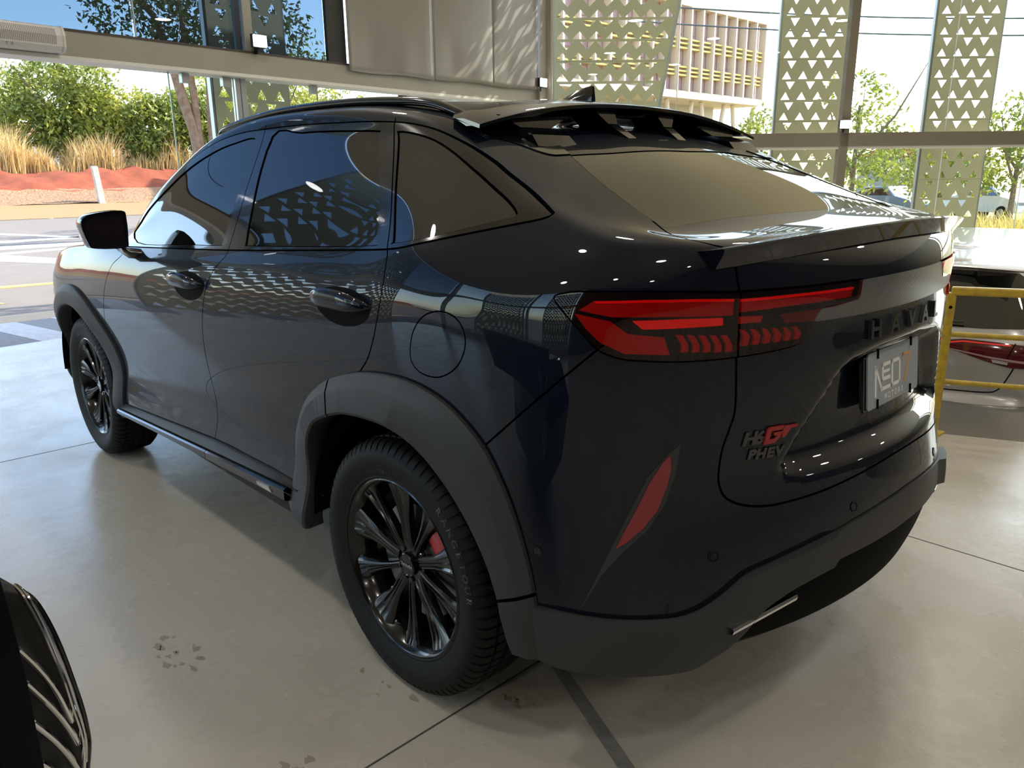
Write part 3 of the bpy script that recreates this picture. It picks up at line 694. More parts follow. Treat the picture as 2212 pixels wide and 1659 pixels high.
def leaves(blobs, n, size, seed):
    """blobs: (centre, radii); leaf quads gathered in small sprays"""
    r = np.random.default_rng(seed); vol = np.array([b[1][0]*b[1][1]*b[1][2] for b in blobs])**.7; w = vol/vol.sum(); V = []; 
    for (c, rad), k in zip(blobs, (w*n).astype(int)):
        ns = max(1, k//9); u = r.normal(size=(ns, 3)); u /= np.linalg.norm(u, axis=1, keepdims=True); rr = r.uniform(.35, 1, (ns, 1))**.5
        cen = np.array(c)+u*rr*np.array(rad)
        cen = np.repeat(cen, 9, 0)+r.normal(size=(ns*9, 3))*size*1.3
        a = r.normal(size=(len(cen), 3)); a /= np.linalg.norm(a, axis=1, keepdims=True); b = np.cross(a, r.normal(size=(len(cen), 3))); b /= np.linalg.norm(b, axis=1, keepdims=True)
        s = size*r.uniform(.6, 1.2, (len(cen), 1))
        V.append(np.stack([cen-a*s, cen+b*s*.42, cen+a*s, cen-b*s*.42], 1))
    return np.concatenate(V)
def tree(name, label, base, trunk, blobs, n, size, lm, seed, bm=None, group='trees along the street', cat='tree'):
    """trunk: list of (points, radii) relative to base; blobs relative to base"""
    o = empty(name, base); tag(o, label, cat, group)
    for pts, rad in trunk: MB().tube(pts, rad, 9).build('trunk', bm or bark, o, smooth=True, angle=80)
    V = leaves(blobs, n, size, seed).reshape(-1, 3); me = bpy.data.meshes.new('foliage'); k = len(V)//4
    me.from_pydata(V.tolist(), [], np.arange(len(V)).reshape(k, 4).tolist()); me.materials.append(lm)
    f = bpy.data.objects.new('foliage', me); COL.objects.link(f); f.parent = o; f['kind'] = 'stuff'
    return o
def trunk(h, r=.18, lean=(0, 0), fork=True, seed=0):
    q = np.random.default_rng(seed); T = [([(0, 0, -.3), (lean[0]*.3, lean[1]*.3, h*.4), (lean[0], lean[1], h)], [r, r*.8, r*.5])]
    if fork:
        for k in range(4):
            a = q.uniform(0, 6.28); L = h*q.uniform(.5, .8); s = h*q.uniform(.35, .6)
            T.append(([(lean[0]*.5, lean[1]*.5, s), (lean[0]*.5+math.cos(a)*L*.4, lean[1]*.5+math.sin(a)*L*.4, s+L*.45), (lean[0]*.5+math.cos(a)*L*.7, lean[1]*.5+math.sin(a)*L*.7, s+L)], [r*.5, r*.35, r*.12]))
    return T
tree('street_tree', 'pale green tree at the far left edge above the dry grass', (48.5, -7.0, 1.7), trunk(4, .2, seed=1), [((-.5, -1.2, 4.2), (2.0, 1.7, 1.8)), ((0, 0, 2.6), (2, 1.9, 1.3)), ((.0, 1.8, 3.8), (2, 2, 2))], 3600, .17, leafB, 11)
tree('street_tree', 'large bushy green tree above the dry grass left of the opening', (45.5, -10.4, 1.7), trunk(4.4, .24, seed=2), [((0, .4, 4.1), (2.0, 2.1, 1.9)), ((-.3, -1.0, 4.7), (1.8, 1.6, 1.4)), ((.2, 1.9, 2.6), (1.8, 1.5, 1.5)), ((-.5, .2, 2.2), (1.6, 1.7, 1.2)), ((.2, -1.7, 3.0), (1.6, 1.5, 1.5))], 9500, .16, leafA, 12)
tree('street_tree', 'rounded yellow-green tree with a short trunk behind the roadside post', (44.2, -12.0, 1.7), trunk(2.6, .22, seed=3), [((0, 0, 2.6), (1.5, 1.5, 1.2)), ((-.3, -1.2, 3.3), (1.5, 1.7, 1.0)), ((.2, .8, 1.9), (1.2, 1.2, .9))], 6000, .15, leafB, 13)
tree('street_tree', 'dense mid green tree beside the leaning trunks', (43.0, -14.6, 1.7), trunk(2.8, .22, seed=4), [((0, .2, 2.6), (1.6, 1.7, 1.4)), ((0, -1.3, 3.0), (1.5, 1.6, 1.5)), ((.2, -2.2, 2.2), (1.5, 1.5, 1.4)), ((.1, .9, 1.5), (1.4, 1.2, .9))], 8000, .16, leafA, 14)
tree('street_tree', 'far green tree behind the leaning trunks at the door glass', (44.0, -19.5, 1.7), trunk(3.6, .24, seed=5), [((0, 0, 2.6), (2, 2.2, 1.9)), ((0, -2.4, 3.2), (2, 2.2, 1.9)), ((0, 2.0, 3.4), (1.8, 1.8, 1.7)), ((0, -5, 3.), (2, 2.2, 2.2))], 8500, .18, leafB, 15)
# the near tree with three bare trunks; its canopy shows through the tinted panes
tree('shade_tree', 'shade tree with three bare leaning trunks just outside the opening', (18.75, -6.45, .0),
     [([(.0, -.05, -.1), (.0, .05, 1.6), (.0, .15, 2.6), (.06, .30, 3.3), (.11, .40, 3.9), (.2, .7, 5.2)], [.17, .15, .13, .13, .12, .08]), ([(.02, -.02, -.1), (-.02, .0, 1.8), (-.04, .04, 2.6), (-.03, .06, 3.4), (0, .10, 4.2), (-.1, .2, 5.6)], [.12, .10, .09, .09, .09, .05]), ([(-.1, -.30, -.1), (-.16, -.30, 1.6), (-.18, -.29, 2.6), (-.2, -.36, 3.9), (-.25, -.4, 5.4)], [.18, .16, .15, .14, .09]),
      ([(.2, .7, 5.2), (.3, 1.6, 6.2), (0, 2.6, 6.6)], [.08, .05, .02]), ([(-.25, -.4, 5.4), (-.6, -.9, 6.4), (-.8, -2, 7)], [.08, .05, .02])],
     [((-.4, 1.3, 5.3), (1.6, 1.3, .9)), ((-.2, .2, 5.6), (1.8, 1.4, 1.3)), ((-.6, -1.1, 5.4), (1.7, 1.3, 1.3)), ((0, .6, 6.8), (2, 2.2, 1.2)), ((-.3, 2.4, 5.9), (1.1, .8, .7)), ((-.4, -.3, 4.6), (1.2, 1.1, .6)), ((-.3, -2.2, 4.8), (1.2, 1.0, .9))], 7500, .085, leafC, 21, barkr)
for i, (x, y, z, s, lab) in enumerate(((20.5, -8.9, 0, 1.15, 'slender sapling seen through the door glass right of the trunks'), (22, -12.0, 0, 1.3, 'small tree behind the perforated screen of the doors'))):
    tree('young_tree', lab, (x, y, z), trunk(3.2*s, .05, (.2, .1), seed=30+i), [((0, 0, 2.6*s), (1.1*s, 1.1*s, 1.5*s)), ((.2, .5, 3.6*s), (.8*s, .8*s, .8*s))], 1500, .09, leafB, 40+i)
# trees behind the right glass front
for (bx_, by_, bz_, h, blobs, n, lm, lab, sd_) in (
    (11.8, -29.3, -.6, 5.6, [((0, 0, 3.4), (1.6, 1.6, 1.0)), ((.1, .2, 4.9), (1.4, 1.4, .9)), ((.3, 1.0, 2.6), (1.2, 1.2, .6)), ((-.2, -1.1, 4.0), (1.0, 1.1, .8)), ((.2, .2, 1.9), (2.2, 2.4, .7))], 1700, leafA, 'airy light green tree beside the right mullion', 51),
    (16.2, -30.0, -.6, 4.2, [((0, 0, 3.3), (1.2, 1.3, 1.4)), ((.5, .9, 2.4), (1.1, 1.2, .9))], 1500, leafA, 'small green tree left of the middle screen', 52),
    (9.9, -33.5, -.6, 3.2, [((0, 0, 1.9), (2.2, 1.9, 1.0)), ((.3, .2, 2.9), (1.3, 1.3, .7))], 1900, leafB, 'low yellow-green tree between the two screens', 53),
    (7.2, -33.2, -.6, 4.8, [((0, 0, 3.5), (1.8, 1.6, 1.2)), ((.4, .6, 2.3), (2.0, 1.8, 1.0)), ((-1, 0, 4.4), (1.1, 1.1, .8))], 2600, leafA, 'tree with bare twigs at the far right edge', 54),
    (14.6, -42.5, -.6, 3.6, [((0, 0, 2.4), (2.6, 2.2, 1.1)), ((2, 1, 2.7), (1.8, 1.5, .9))], 2200, leafA, 'wide green tree behind the parked blue-grey car', 55)):
    tree('parking_tree', lab, (bx_, by_, bz_), trunk(h*.8, .12, seed=sd_), blobs, n, .13, lm, sd_, group='trees behind the parking')
# dry grass
def grass(name, label, area, n, h, m, seed, zf, cat='grass'):
    r = np.random.default_rng(seed); x = r.uniform(area[0], area[1], n); y = r.uniform(area[2], area[3], n); z = np.array([zf(a, b) for a, b in zip(x, y)])
    clump = .75+.35*np.sin(y*1.7+1)+.18*np.sin(y*4.3)
    H = h*r.uniform(.55, 1.25, n)*clump; a = r.uniform(0, 6.28, n); w = .018*(1+h*.2); lean = r.normal(0, .16, n)+.10; ly = r.normal(0, .22, n)-.12
    p = np.stack([x, y, z], 1); d = np.stack([np.cos(a)*w, np.sin(a)*w, 0*a], 1); mid = p+np.stack([lean*H*.3, ly*H*.3, H*.55], 1); tip = p+np.stack([lean*H, ly*H, H*.97], 1)
    V = np.stack([p-d, p+d, mid+d*.8, mid-d*.8, tip], 1).reshape(-1, 3); F = []
    for i in range(n): k = 5*i; F += [(k, k+1, k+2, k+3), (k+3, k+2, k+4)]
    me = bpy.data.meshes.new(name); me.from_pydata(V.tolist(), [], F); me.materials.append(m); o = bpy.data.objects.new(name, me); COL.objects.link(o); tag(o, label, cat, kind='stuff'); return o
straw = leafmat('straw', (.52, .35, .13), (.72, .52, .22)); straw2 = leafmat('straw_green', (.50, .38, .10), (.60, .48, .16))
grass('dry_grass', 'tall dry straw-coloured grass on the red earth bank', (41.6, 44.5, -24, 6), 15000, 1.75, straw, 3, lambda x, y: 1.7)
grass('dry_grass', 'low dry yellow grass in front of the parked cars', (4, 16, -29, -23), 12000, .65, straw2, 4, lambda x, y: -.66)
# houses behind the trees on the left
def house(name, label, x, y, w, d, h, wall, roofm, z=1.7, pitched=True, openings=()):
    o = empty(name, (x, y, z)); tag(o, label, 'house')
    mb = MB(); mb.box((0, 0, h/2), (d, w, h)); mb.build('wall', wall, o)
    if pitched:
        mb = MB(); mb.add([(-d/2-.4, -w/2-.3, h), (-d/2-.4, w/2+.3, h), (0, -w/2-.3, h+.9), (0, w/2+.3, h+.9), (d/2+.4, -w/2-.3, h), (d/2+.4, w/2+.3, h)], [(0, 1, 3, 2), (2, 3, 5, 4), (0, 2, 4), (1, 3, 5), (0, 1, 5, 4)]); mb.build('roof', roofm, o)
    else:
        mb = MB(); mb.box((0, 0, h+.1), (d+.4, w+.4, .2)); mb.build('roof', roofm, o)
    for kind, yy, zz, ww, hh in openings:
        f = MB().box((-d/2-.02, yy, zz), (.06, ww+.16, hh+.16)).build(kind, white, o); MB().box((-d/2-.06, yy, zz), (.04, ww, hh)).build('pane', mat('dark_pane', (.06, .06, .07), .2), f)
tile = mat('roof_tile', (.34, .13, .08), .8, noise=(3, .2, (.42, .20, .12)))
house('roadside_house', 'orange rendered house with a white parapet behind the tall grass', 55, -18.0, 3.4, 4, 2.3, mat('orange_wall', (.52, .24, .10), .8), mat('white_parapet', (.75, .74, .72), .6), pitched=False, openings=(('door', -.3, .95, .8, 1.8),))
house('roadside_house', 'white house with small windows behind the yellow-green tree', 59.5, -13.0, 4.5, 4, 2.6, mat('white_wall', (.70, .68, .64), .8), tile, openings=(('window', .6, 1.5, .9, .7), ('window', -1.2, .9, 1.0, 1.5)))
house('roadside_house', 'low grey fenced house with a tiled roof at the far left', 60, -6.0, 6.5, 4, 3.0, mat('grey_wall', (.40, .40, .38), .8), tile, openings=(('window', 1.2, 1.6, 1.4, .9),))
house('roadside_house', 'pale shed with a red roof behind the parked cars', 16.2, -50, 8, 5, 2.8, mat('grey_wall'), mat('red_shed', (.30, .04, .04), .7), z=-.6)
# modern office building beyond the right glass front
pink = mat('pink_facade', (.60, .42, .40), .7, noise=(1, .3, (.55, .37, .36))); tanf = mat('tan_fin', (.62, .50, .40), .7); goldl = mat('gold_louvre', (.70, .55, .16), .5); pinkg = mat('pink_glass', (.42, .26, .28), .25)
bd = empty('office_building', (26.0, -37, -.6)); tag(bd, 'pink office building with tan fins and gold louvres beyond the glass', 'building')
def bpart(name, y0, y1, z0, z1, x0, x1, m, share=None):
    if share is not None and share.get('me') is not None: o = bpy.data.objects.new(name, share['me']); COL.objects.link(o)
    else:
        o = MB().box((0, 0, 0), (x1-x0, y1-y0, z1-z0)).build(name, m)
        if share is not None: share['me'] = o.data
    o.parent = bd; o.location = ((x0+x1)/2-26.0, (y0+y1)/2+37, (z0+z1)/2+.6); return o
YB0, YB1 = -46.9, -26.5; nb = 17; bw = (YB1-YB0)/nb
bpart('upper_storeys', YB0, YB1, 5.9, 10.6, 26.35, 38, pink); bpart('roof_band', YB0-.2, YB1, 10.55, 11.6, 25.8, 38.2, tanf); bpart('floor_beam', YB0-.1, YB1, 5.65, 6.05, 25.85, 38, tanf)
bpart('ground_storey', YB0+1.5, YB1-.5, -.6, 5.65, 28.5, 36, mat('ground_storey_wall', (.45, .42, .38), .8))  # set-back ground storey in one even grey-beige
fs_, ws_, ls_ = {}, [{}, {}, {}], {}
for i in range(nb+1): bpart('fin', YB0+i*bw-.07, YB0+i*bw+.07, 6.05, 10.55, 25.8, 26.3, tanf, fs_)
for i in range(nb):
    a = YB0+i*bw+.09; b = YB0+(i+1)*bw-.09
    for k, (z0, z1) in enumerate(((9.15, 10.4), (7.6, 8.25), (6.1, 6.78))): bpart('window', a+.14, b-.14, z0, z1, 26.27, 26.36, pinkg, ws_[k])
    for zc in (8.38, 8.62, 8.86, 6.92, 7.14, 7.36): bpart('louvre', a, b, zc-.045, zc+.045, 25.95, 26.2, goldl, ls_)
for i in range(0, nb, 3):
    y = YB0+1+i*bw
    for sg in (-1, 1): o = MB().tube([(26.6-26, y+37, 0), (26.6-26, y+sg*1.3+37, 6.25)], .14, 8).build('slanted_column', tanf, bd)
# power lines
for k, (a, b) in enumerate((((14, -18, 6.3), (0, -24.6, 4.9)), ((14.2, -18.2, 5.9), (0, -24.9, 4.55)))):
    pts = [Vector(a).lerp(Vector(b), t)+Vector((0, 0, -.25*math.sin(math.pi*t))) for t in np.linspace(0, 1, 12)]
    o = MB().tube(pts, .022, 6).build('power_line', mat('cable', (.06, .07, .08), .6), None); tag(o, ('upper', 'lower')[k]+' dark power cable crossing the sky behind the right screens', 'cable', 'power lines')
o = MB().tube([Vector((24, 6, 9.0)).lerp(Vector((20, -8, 6.9)), t) for t in np.linspace(0, 1, 8)], .02, 6).build('power_line', mat('cable'), None); tag(o, 'thin dark power cable seen through the tinted pane', 'cable', 'power lines')
# lopped logs outside at the far right
logm = mat('cut_wood', (.42, .17, .07), .85, noise=(6, .25, (.30, .10, .04)))
for i in range(10):
    r0, c0 = divmod(i, 4); a = rng.uniform(.15, .5); c = Vector((.9+c0*.62+r0*.3, -16.0+.1*(i % 3)-.25*(c0-1.5), -.52+r0*.27)); d = Vector((math.sin(a)*.25, -math.cos(a), .04))*rng.uniform(.5, .8)
    o = empty('log', tuple(c)); tag(o, 'reddish cut log in the heap outside the right glass', 'log', 'heap of cut logs'); MB().tube([-d, d*.2+Vector((0, 0, .03)), d], [.10, .11, .09], 9).build('bark', logm, o, smooth=True, angle=60)
    r_ = d.normalized(); mb = MB(); mb.tube([-d*1.004, -d*1.0], [.085, .085], 9); mb.build('cut_face', mat('fresh_cut', (.62, .30, .13), .8), o)
# ---------------------------------------------------------------- the dark SUV
car = empty('coupe_suv'); tag(car, 'dark navy coupe SUV with black wheels, parked centre of the showroom', 'car')
S, N = car_master()
sheet = Sheet(S, N)
SEAM = {
 'dlo': ('S', True, .0022, [(2.05, 1.175), (1.93, 1.285), (1.75, 1.41), (1.58, 1.495), (1.371, 1.553), (1.17, 1.577), (.986, 1.582), (.742, 1.583), (.489, 1.577), (.34, 1.572), (.216, 1.564), (.128, 1.554), (.022, 1.533), (-.09, 1.497), (-.187, 1.456), (-.269, 1.417), (-.369, 1.374), (-.435, 1.346), (-.452, 1.337), (-.44, 1.328), (-.396, 1.318), (-.284, 1.295), (-.148, 1.268), (-.013, 1.246), (.316, 1.223), (.591, 1.206), (.994, 1.183), (1.413, 1.164), (1.822, 1.146), (2.0, 1.142)]),
 'gF': ('S', True, .0018, [(1.86, 1.163), (1.905, 1.262), (1.73, 1.385), (1.56, 1.463), (1.36, 1.518), (1.2, 1.543), (1.05, 1.553), (1.03, 1.50), (1.01, 1.40), (1.007, 1.29), (1.012, 1.206), (1.03, 1.197), (1.339, 1.183)]),
 'gR': ('S', True, .0018, [(.919, 1.555), (.725, 1.558), (.581, 1.556), (.422, 1.55), (.285, 1.543), (.265, 1.53), (.158, 1.398), (.065, 1.268), (.075, 1.25), (.325, 1.233), (.6, 1.218), (.81, 1.208), (.828, 1.215), (.861, 1.323)]),
 'gQ': ('S', True, .0018, [(.185, 1.537), (.11, 1.529), (.014, 1.508), (-.082, 1.474), (-.182, 1.43), (-.262, 1.393), (-.326, 1.364), (-.366, 1.342), (-.365, 1.331), (-.274, 1.308), (-.166, 1.283), (-.03, 1.262), (-.02, 1.272), (.082, 1.398), (.175, 1.522)]),
 'seamB': ('S', False, .0022, [(.993, 1.595), (.987, 1.573), (.949, 1.367), (.944, 1.201), (.950, 1.163), (.99, 1.121), (1.026, 1.075), (1.056, 1.008), (1.105, .883), (1.15, .728), (1.17, .592), (1.178, .501), (1.195, .379), (1.21, .29)]),
 'seamC': ('S', False, .0022, [(.225, 1.575), (.191, 1.518), (.052, 1.341), (-.006, 1.255), (-.030, 1.224), (-.045, 1.149), (-.02, 1.055), (.023, .977), (.07, .931), (.12, .88)]),
 'seamA': ('S', False, .0022, [(1.96, 1.152), (1.986, 1.102), (2.062, 1.062), (2.118, 1.005), (2.19, .908), (2.27, .80), (2.36, .68)]),
 'doorbot': ('S', False, .0022, [(2.45, .38), (2.185, .395), (1.617, .434), (1.14, .464), (.886, .468), (.689, .470), (.40, .462)]),
 'archR': ('S', False, .002, [(0.55, 0.27), (0.542, 0.435), (0.52, 0.595), (0.462, 0.692), (0.373, 0.777), (0.277, 0.838), (0.194, 0.873), (0.083, 0.906), (-0.037, 0.924), (-0.148, 0.925), (-0.242, 0.905), (-0.311, 0.869), (-0.375, 0.813), (-0.423, 0.738), (-0.456, 0.661), (-0.486, 0.57), (-0.507, 0.489), (-0.51, 0.42), (-0.51, 0.27)]),
 'archF': ('S', False, .002, [(3.27, .25), (3.262, .37), (3.235, .53), (3.16, .68), (3.05, .80), (2.90, .875), (2.738, .895), (2.576, .875), (2.43, .80), (2.316, .68), (2.24, .53), (2.205, .37), (2.20, .25)]),
 'fuel': ('S', True, .0018, [(-.159, 1.012), (-.172, 1.064), (-.206, 1.106), (-.255, 1.125), (-.305, 1.119), (-.336, 1.09), (-.339, 1.048), (-.311, 1.002), (-.257, .972), (-.202, .97), (-.170, .985)]),
 'qbump': ('C', False, .0022, [(.130, 1.09), (.177, 1.047), (.223, 1.003), (.291, .932), (.39, .82)]),
 'lamp': ('C', True, .0022, [(.226, 1.180), (.205, 1.189), (.167, 1.194), (.044, 1.197), (-.047, 1.195), (-.142, 1.190), (-.189, 1.190), (-.315, 1.188), (-.460, 1.187), (-.465, 1.180), (-.459, 1.147), (-.44, 1.141), (-.384, 1.138), (-.347, 1.134), (-.327, 1.103), (-.304, 1.071), (-.256, 1.060), (-.146, 1.055), (-.036, 1.055), (.040, 1.058), (.095, 1.063), (.141, 1.081), (.178, 1.120), (.212, 1.158)]),
 'gate': ('C', False, .0026, [(-.128, 1.276), (-.131, 1.254), (-.137, 1.218), (-.144, 1.181), (-.145, 1.124), (-.147, 1.056), (-.153, .945), (-.144, .900), (-.131, .855), (-.126, .802), (-.130, .770), (-.146, .741), (-.183, .720), (-.239, .708), (-.298, .707), (-.398, .713), (-.513, .725), (-.614, .735), (-.70, .738)]),
 'gateT': ('T', False, .0026, [(-.60, .612), (-.632, .628), (-.676, .650), (-.722, .660), (-.765, .645), (-.800, .619), (-.83, .649)]),
 'backl': ('T', False, .0022, [(.05, .40), (-.10, .425), (-.22, .478), (-.34, .530), (-.45, .567), (-.56, .597), (-.628, .612), (-.637, .59), (-.645, .51), (-.656, .369), (-.668, .181), (-.672, -.02)]),
 'clad': ('C', False, .0022, [(.42, .455), (.362, .464), (.275, .478), (.177, .481), (.084, .482), (.002, .486), (-.054, .491), (-.101, .506), (-.151, .534), (-.200, .566), (-.269, .583), (-.364, .602), (-.437, .614), (-.489, .624), (-.598, .638), (-.70, .645)]),
 'pods': ('C', False, .002, [(.42, .33), (.312, .334), (.222, .336), (.126, .339), (.030, .342), (-.075, .346), (-.116, .368), (-.159, .396), (-.196, .433), (-.233, .476), (-.275, .499), (-.335, .519), (-.457, .538), (-.70, .548)]),
 'roofside': ('T', False, .003, [(1.75, .60), (1.45, .597), (1.0, .592), (.5, .592), (.2, .590), (.02, .575), (-.09, .52), (-.18, .43)]),
 'backtop': ('T', False, .002, [(-.276, -.02), (-.267, .255), (-.246, .50), (-.240, .545), (-.215, .568), (-.169, .584), (-.134, .600), (-.114, .614), (-.095, .630), (-.065, .638), (-.03, .634), (.02, .60), (.06, .55)]),
 'screenbase': ('T', False, .003, [(2.02, .90), (2.05, .80), (2.14, .62), (2.22, .35), (2.25, -.02)]),
 'screentop': ('T', False, .002, [(1.72, .66), (1.60, .58), (1.47, .35), (1.43, -.02)]),
 'pillarA': ('T', False, .002, [(2.06, .82), (1.95, .755), (1.80, .69), (1.60, .63), (1.50, .58)]),
}
XPRED = {k: (lambda c: c[2] > 1.40 and c[0] < 1.9) for k in ('roofside', 'backtop')}
XPRED.update({k: (lambda c: c[1] > .3 and c[2] < 1.17) for k in ('archF', 'seamA', 'doorbot')})
XPRED.update({k: (lambda c: c[2] > 1.08 and c[0] > 1.3) for k in ('screenbase', 'screentop', 'pillarA')})
for k, (kd, cl, w, pts) in SEAM.items():
    D = dense(pts, cl, 4); SEAM[k] = (kd, cl, w, D)
    pr = None
    pr = XPRED.get(k, pr)
    for sgn in (-1, 1): sheet.cut(offset2(D, sgn*w, cl), kd, cl, pr)
Cn = sheet.arrays(); faces = list(sheet.bm.faces)
strip = np.zeros(len(faces), bool)
for k, (kd, cl, w, D) in SEAM.items():
    pr = PRED[kd]
    pr = XPRED.get(k, pr)
    Q = uv2(Cn, kd); lo = D.min(0)-.01; hi = D.max(0)+.01
    ok = np.where((Q[:, 0] > lo[0]) & (Q[:, 0] < hi[0]) & (Q[:, 1] > lo[1]) & (Q[:, 1] < hi[1]))[0]
    ok = np.array([i for i in ok if pr(Cn[i])], int)
    if len(ok): strip[ok] |= segdist(Q[ok], D, cl) < w*.98
comp = np.full(len(faces), -1); nc = 0
for i, f in enumerate(faces):
    if comp[i] >= 0 or strip[i]: continue
    st = [f]; comp[i] = nc
    while st:
        g = st.pop()
        for e in g.edges:
            for h in e.link_faces:
                if comp[h.index] < 0 and not strip[h.index]: comp[h.index] = nc; st.append(h)
    nc += 1
sizes = np.bincount(comp[comp >= 0])
def comp_at(p):
    d = np.linalg.norm(Cn - np.array(p), axis=1); d[strip] = 9
    # only sizeable pieces
    for i in np.argsort(d)[:400]:
        if sizes[comp[i]] >= 12: return comp[i]
used = set()
def panel(name, seeds, m, mirror='two', off=0., rim=.010, offfn=None):
    cs = {comp_at(p) for p in seeds}
    cs -= used
    used.update(cs)
    fs = [faces[i] for i in np.where(np.isin(comp, list(cs)))[0]]
    return faces_to_obj(name, fs, sheet.ln, m, car, off, rim, mirror, offfn)
panel('hood', [(2.9, .3, 1.12)], paint, 'merge')      # front fenders flow into the bonnet
panel('windscreen', [(1.85, .2, 1.45)], tint, 'merge')
panel('front_door', [(1.6, .94, .9)], paint)
panel('rear_door', [(.5, .94, .9)], paint)
panel('quarter_panel', [(-.35, .93, 1.15)], paint)
panel('roof_panel', [(.8, 0, 1.67)], paint, 'merge')
panel('tailgate', [(-.93, .30, .92)], paint, 'merge')
panel('rear_bumper', [(-.85, .72, .66)], paint, 'merge')
panel('bumper_cladding', [(-.70, .83, .42)], plast, 'merge', off=.006, rim=.03, offfn=lambda c: .016*float(_sm((abs(c[1])-.32)/.035)) if c[0] < -.8 else .0+.016*float(_sm((-.45-c[0])/.15)))
panel('rear_underside', [(-.95, .2, .42)], plast2, 'merge', off=-.045, rim=.0)
panel('front_window', [(1.4, .8, 1.3)], tint, off=-.003, rim=.004)
panel('rear_door_window', [(.5, .8, 1.4)], tint, off=-.003, rim=.004)
panel('quarter_window', [(-.05, .8, 1.36)], tint, off=-.003, rim=.004)
panel('rear_window', [(-.40, .2, 1.41)], tint, 'merge', off=-.002, rim=.004)
panel('fuel_flap', [(-.25, .93, 1.05)], paint, 'one', rim=.006)
lensQ = panel('tail_lamp', [(-.68, .81, 1.12)], redlens, off=.005, rim=.02)
lensG = panel('tailgate_lamp', [(-.89, .45, 1.165)], redlens, off=.005, rim=.02)
panel('window_trim', [(1.5, .88, 1.168)], black, off=.001)
panel('window_trim', [(.5, .885, 1.2165)], black, off=.001)
panel('window_trim', [(-.40, .785, 1.338)], black, off=.001)
panel('spoiler_base', [(-.12, .565, 1.512), (-.15, .50, 1.505), (-.04, .60, 1.54), (-.02, .58, 1.55)], black, 'two', off=.003, rim=.006)
panel('sill', [(.8, .91, .40), (1.7, .90, .36)], plast2, off=-.012, rim=0)
# dark shell under the panels: seen only through the joints
arch = {comp_at((-.1, .91, .54)), comp_at((2.75, .91, .56))}
low = Cn[:, 2]
fs = [faces[i] for i in range(len(faces)) if comp[i] not in arch and not (low[i] < .36)]
faces_to_obj('inner_shell', fs, sheet.ln, gapm, car, -.016, 0, 'merge')
small = [c for c in range(nc) if c not in used and c not in arch]
fs = [faces[i] for i in np.where(np.isin(comp, small))[0]]
if fs: faces_to_obj('body_filler', fs, sheet.ln, paint, car, 0, .004, 'merge')
def overlay(name, poly, kind, m, off=0., rim=.004, mirror='two', parents=None, closed_n=1, pred=None, offfn=None):
    """a thin piece of any outline that follows the body surface"""
    P = dense(poly, True, closed_n) if closed_n > 1 else np.array(poly, float)
    Q = uv2(S.reshape(-1, 3), kind).reshape(S.shape[0], S.shape[1], 2); lo = P.min(0)-.035; hi = P.max(0)+.035
    pr = pred or PRED[kind]
    sel = (Q[..., 0] > lo[0]) & (Q[..., 0] < hi[0]) & (Q[..., 1] > lo[1]) & (Q[..., 1] < hi[1])
    ii = np.argwhere(sel)
    for i, j in ii:
        if not pr(S[i, j]): sel[i, j] = False
    # one ring more
    sel2 = sel.copy(); sel2[1:] |= sel[:-1]; sel2[:-1] |= sel[1:]; sel2[:, 1:] |= sel2[:, :-1].copy(); sel2[:, :-1] |= sel2[:, 1:].copy()
    sh = Sheet(S, N, sel2); sh.cut(P, kind, True, pred=lambda c: True)
    c = sh.arrays(); ins = inpoly(uv2(c, kind), P)
    fs = [f for f, k in zip(sh.bm.faces, ins) if k]
    r = faces_to_obj(name, fs, sh.ln, m, car, off, rim, mirror, offfn)
    sh.bm.free()
    if parents:
        for o, p in zip(r if isinstance(r, tuple) else (r,), parents): o.parent = p
    return r
# ------- tail lamps: housings and light elements behind the red lenses
LAMPQ = [(.226, 1.180), (.205, 1.189), (.167, 1.194), (.044, 1.197), (-.047, 1.195), (-.141, 1.190), (-.144, 1.056), (-.036, 1.055), (.040, 1.058), (.095, 1.063), (.141, 1.081), (.178, 1.120), (.212, 1.158)]
LAMPG = [(-.147, 1.190), (-.189, 1.190), (-.315, 1.188), (-.462, 1.186), (-.459, 1.147), (-.44, 1.141), (-.384, 1.138), (-.347, 1.134), (-.327, 1.103), (-.304, 1.071), (-.256, 1.060), (-.150, 1.056)]
overlay('lamp_housing', LAMPQ, 'C', lampblack, -.020, 0, parents=lensQ)
overlay('lamp_housing', LAMPG, 'C', lampblack, -.020, 0, parents=lensG)
LP = {'upper_light': [(.181, 1.157), (.150, 1.177), (.045, 1.180), (-.048, 1.179), (-.139, 1.174), (-.140, 1.140), (0, 1.145), (.114, 1.145)],
      'light_bar': [(.073, 1.137), (-.031, 1.139), (-.118, 1.136), (-.119, 1.121), (-.032, 1.121), (.052, 1.120)],
      'sweep_light': [(.190, 1.150), (.118, 1.136), (.080, 1.110), (.006, 1.102), (-.008, 1.066), (.087, 1.070), (.136, 1.092), (.165, 1.118)]}
overlay('upper_light', LP['upper_light'], 'C', redin, -.010, .006, parents=lensQ)
overlay('glow_line', [(.150, 1.177), (.045, 1.1805), (-.048, 1.1795), (-.139, 1.1745), (-.139, 1.169), (-.048, 1.174), (.045, 1.175), (.146, 1.172)], 'C', redhot, -.008, .004, parents=lensQ)
overlay('light_bar', LP['light_bar'], 'C', redhot, -.010, .006, parents=lensQ)
overlay('sweep_light', LP['sweep_light'], 'C', redin, -.013, .004, parents=lensQ)
for i in range(5):
    x = -.018 - i*.0245; q = i*.0017
    overlay('light_chevron', [(x, 1.107-q), (x-.014, 1.106-q), (x-.027, 1.086-q), (x-.027, 1.072-q), (x-.012, 1.071-q), (x-.013, 1.086-q)], 'C', redin, -.009, .008, parents=lensQ)
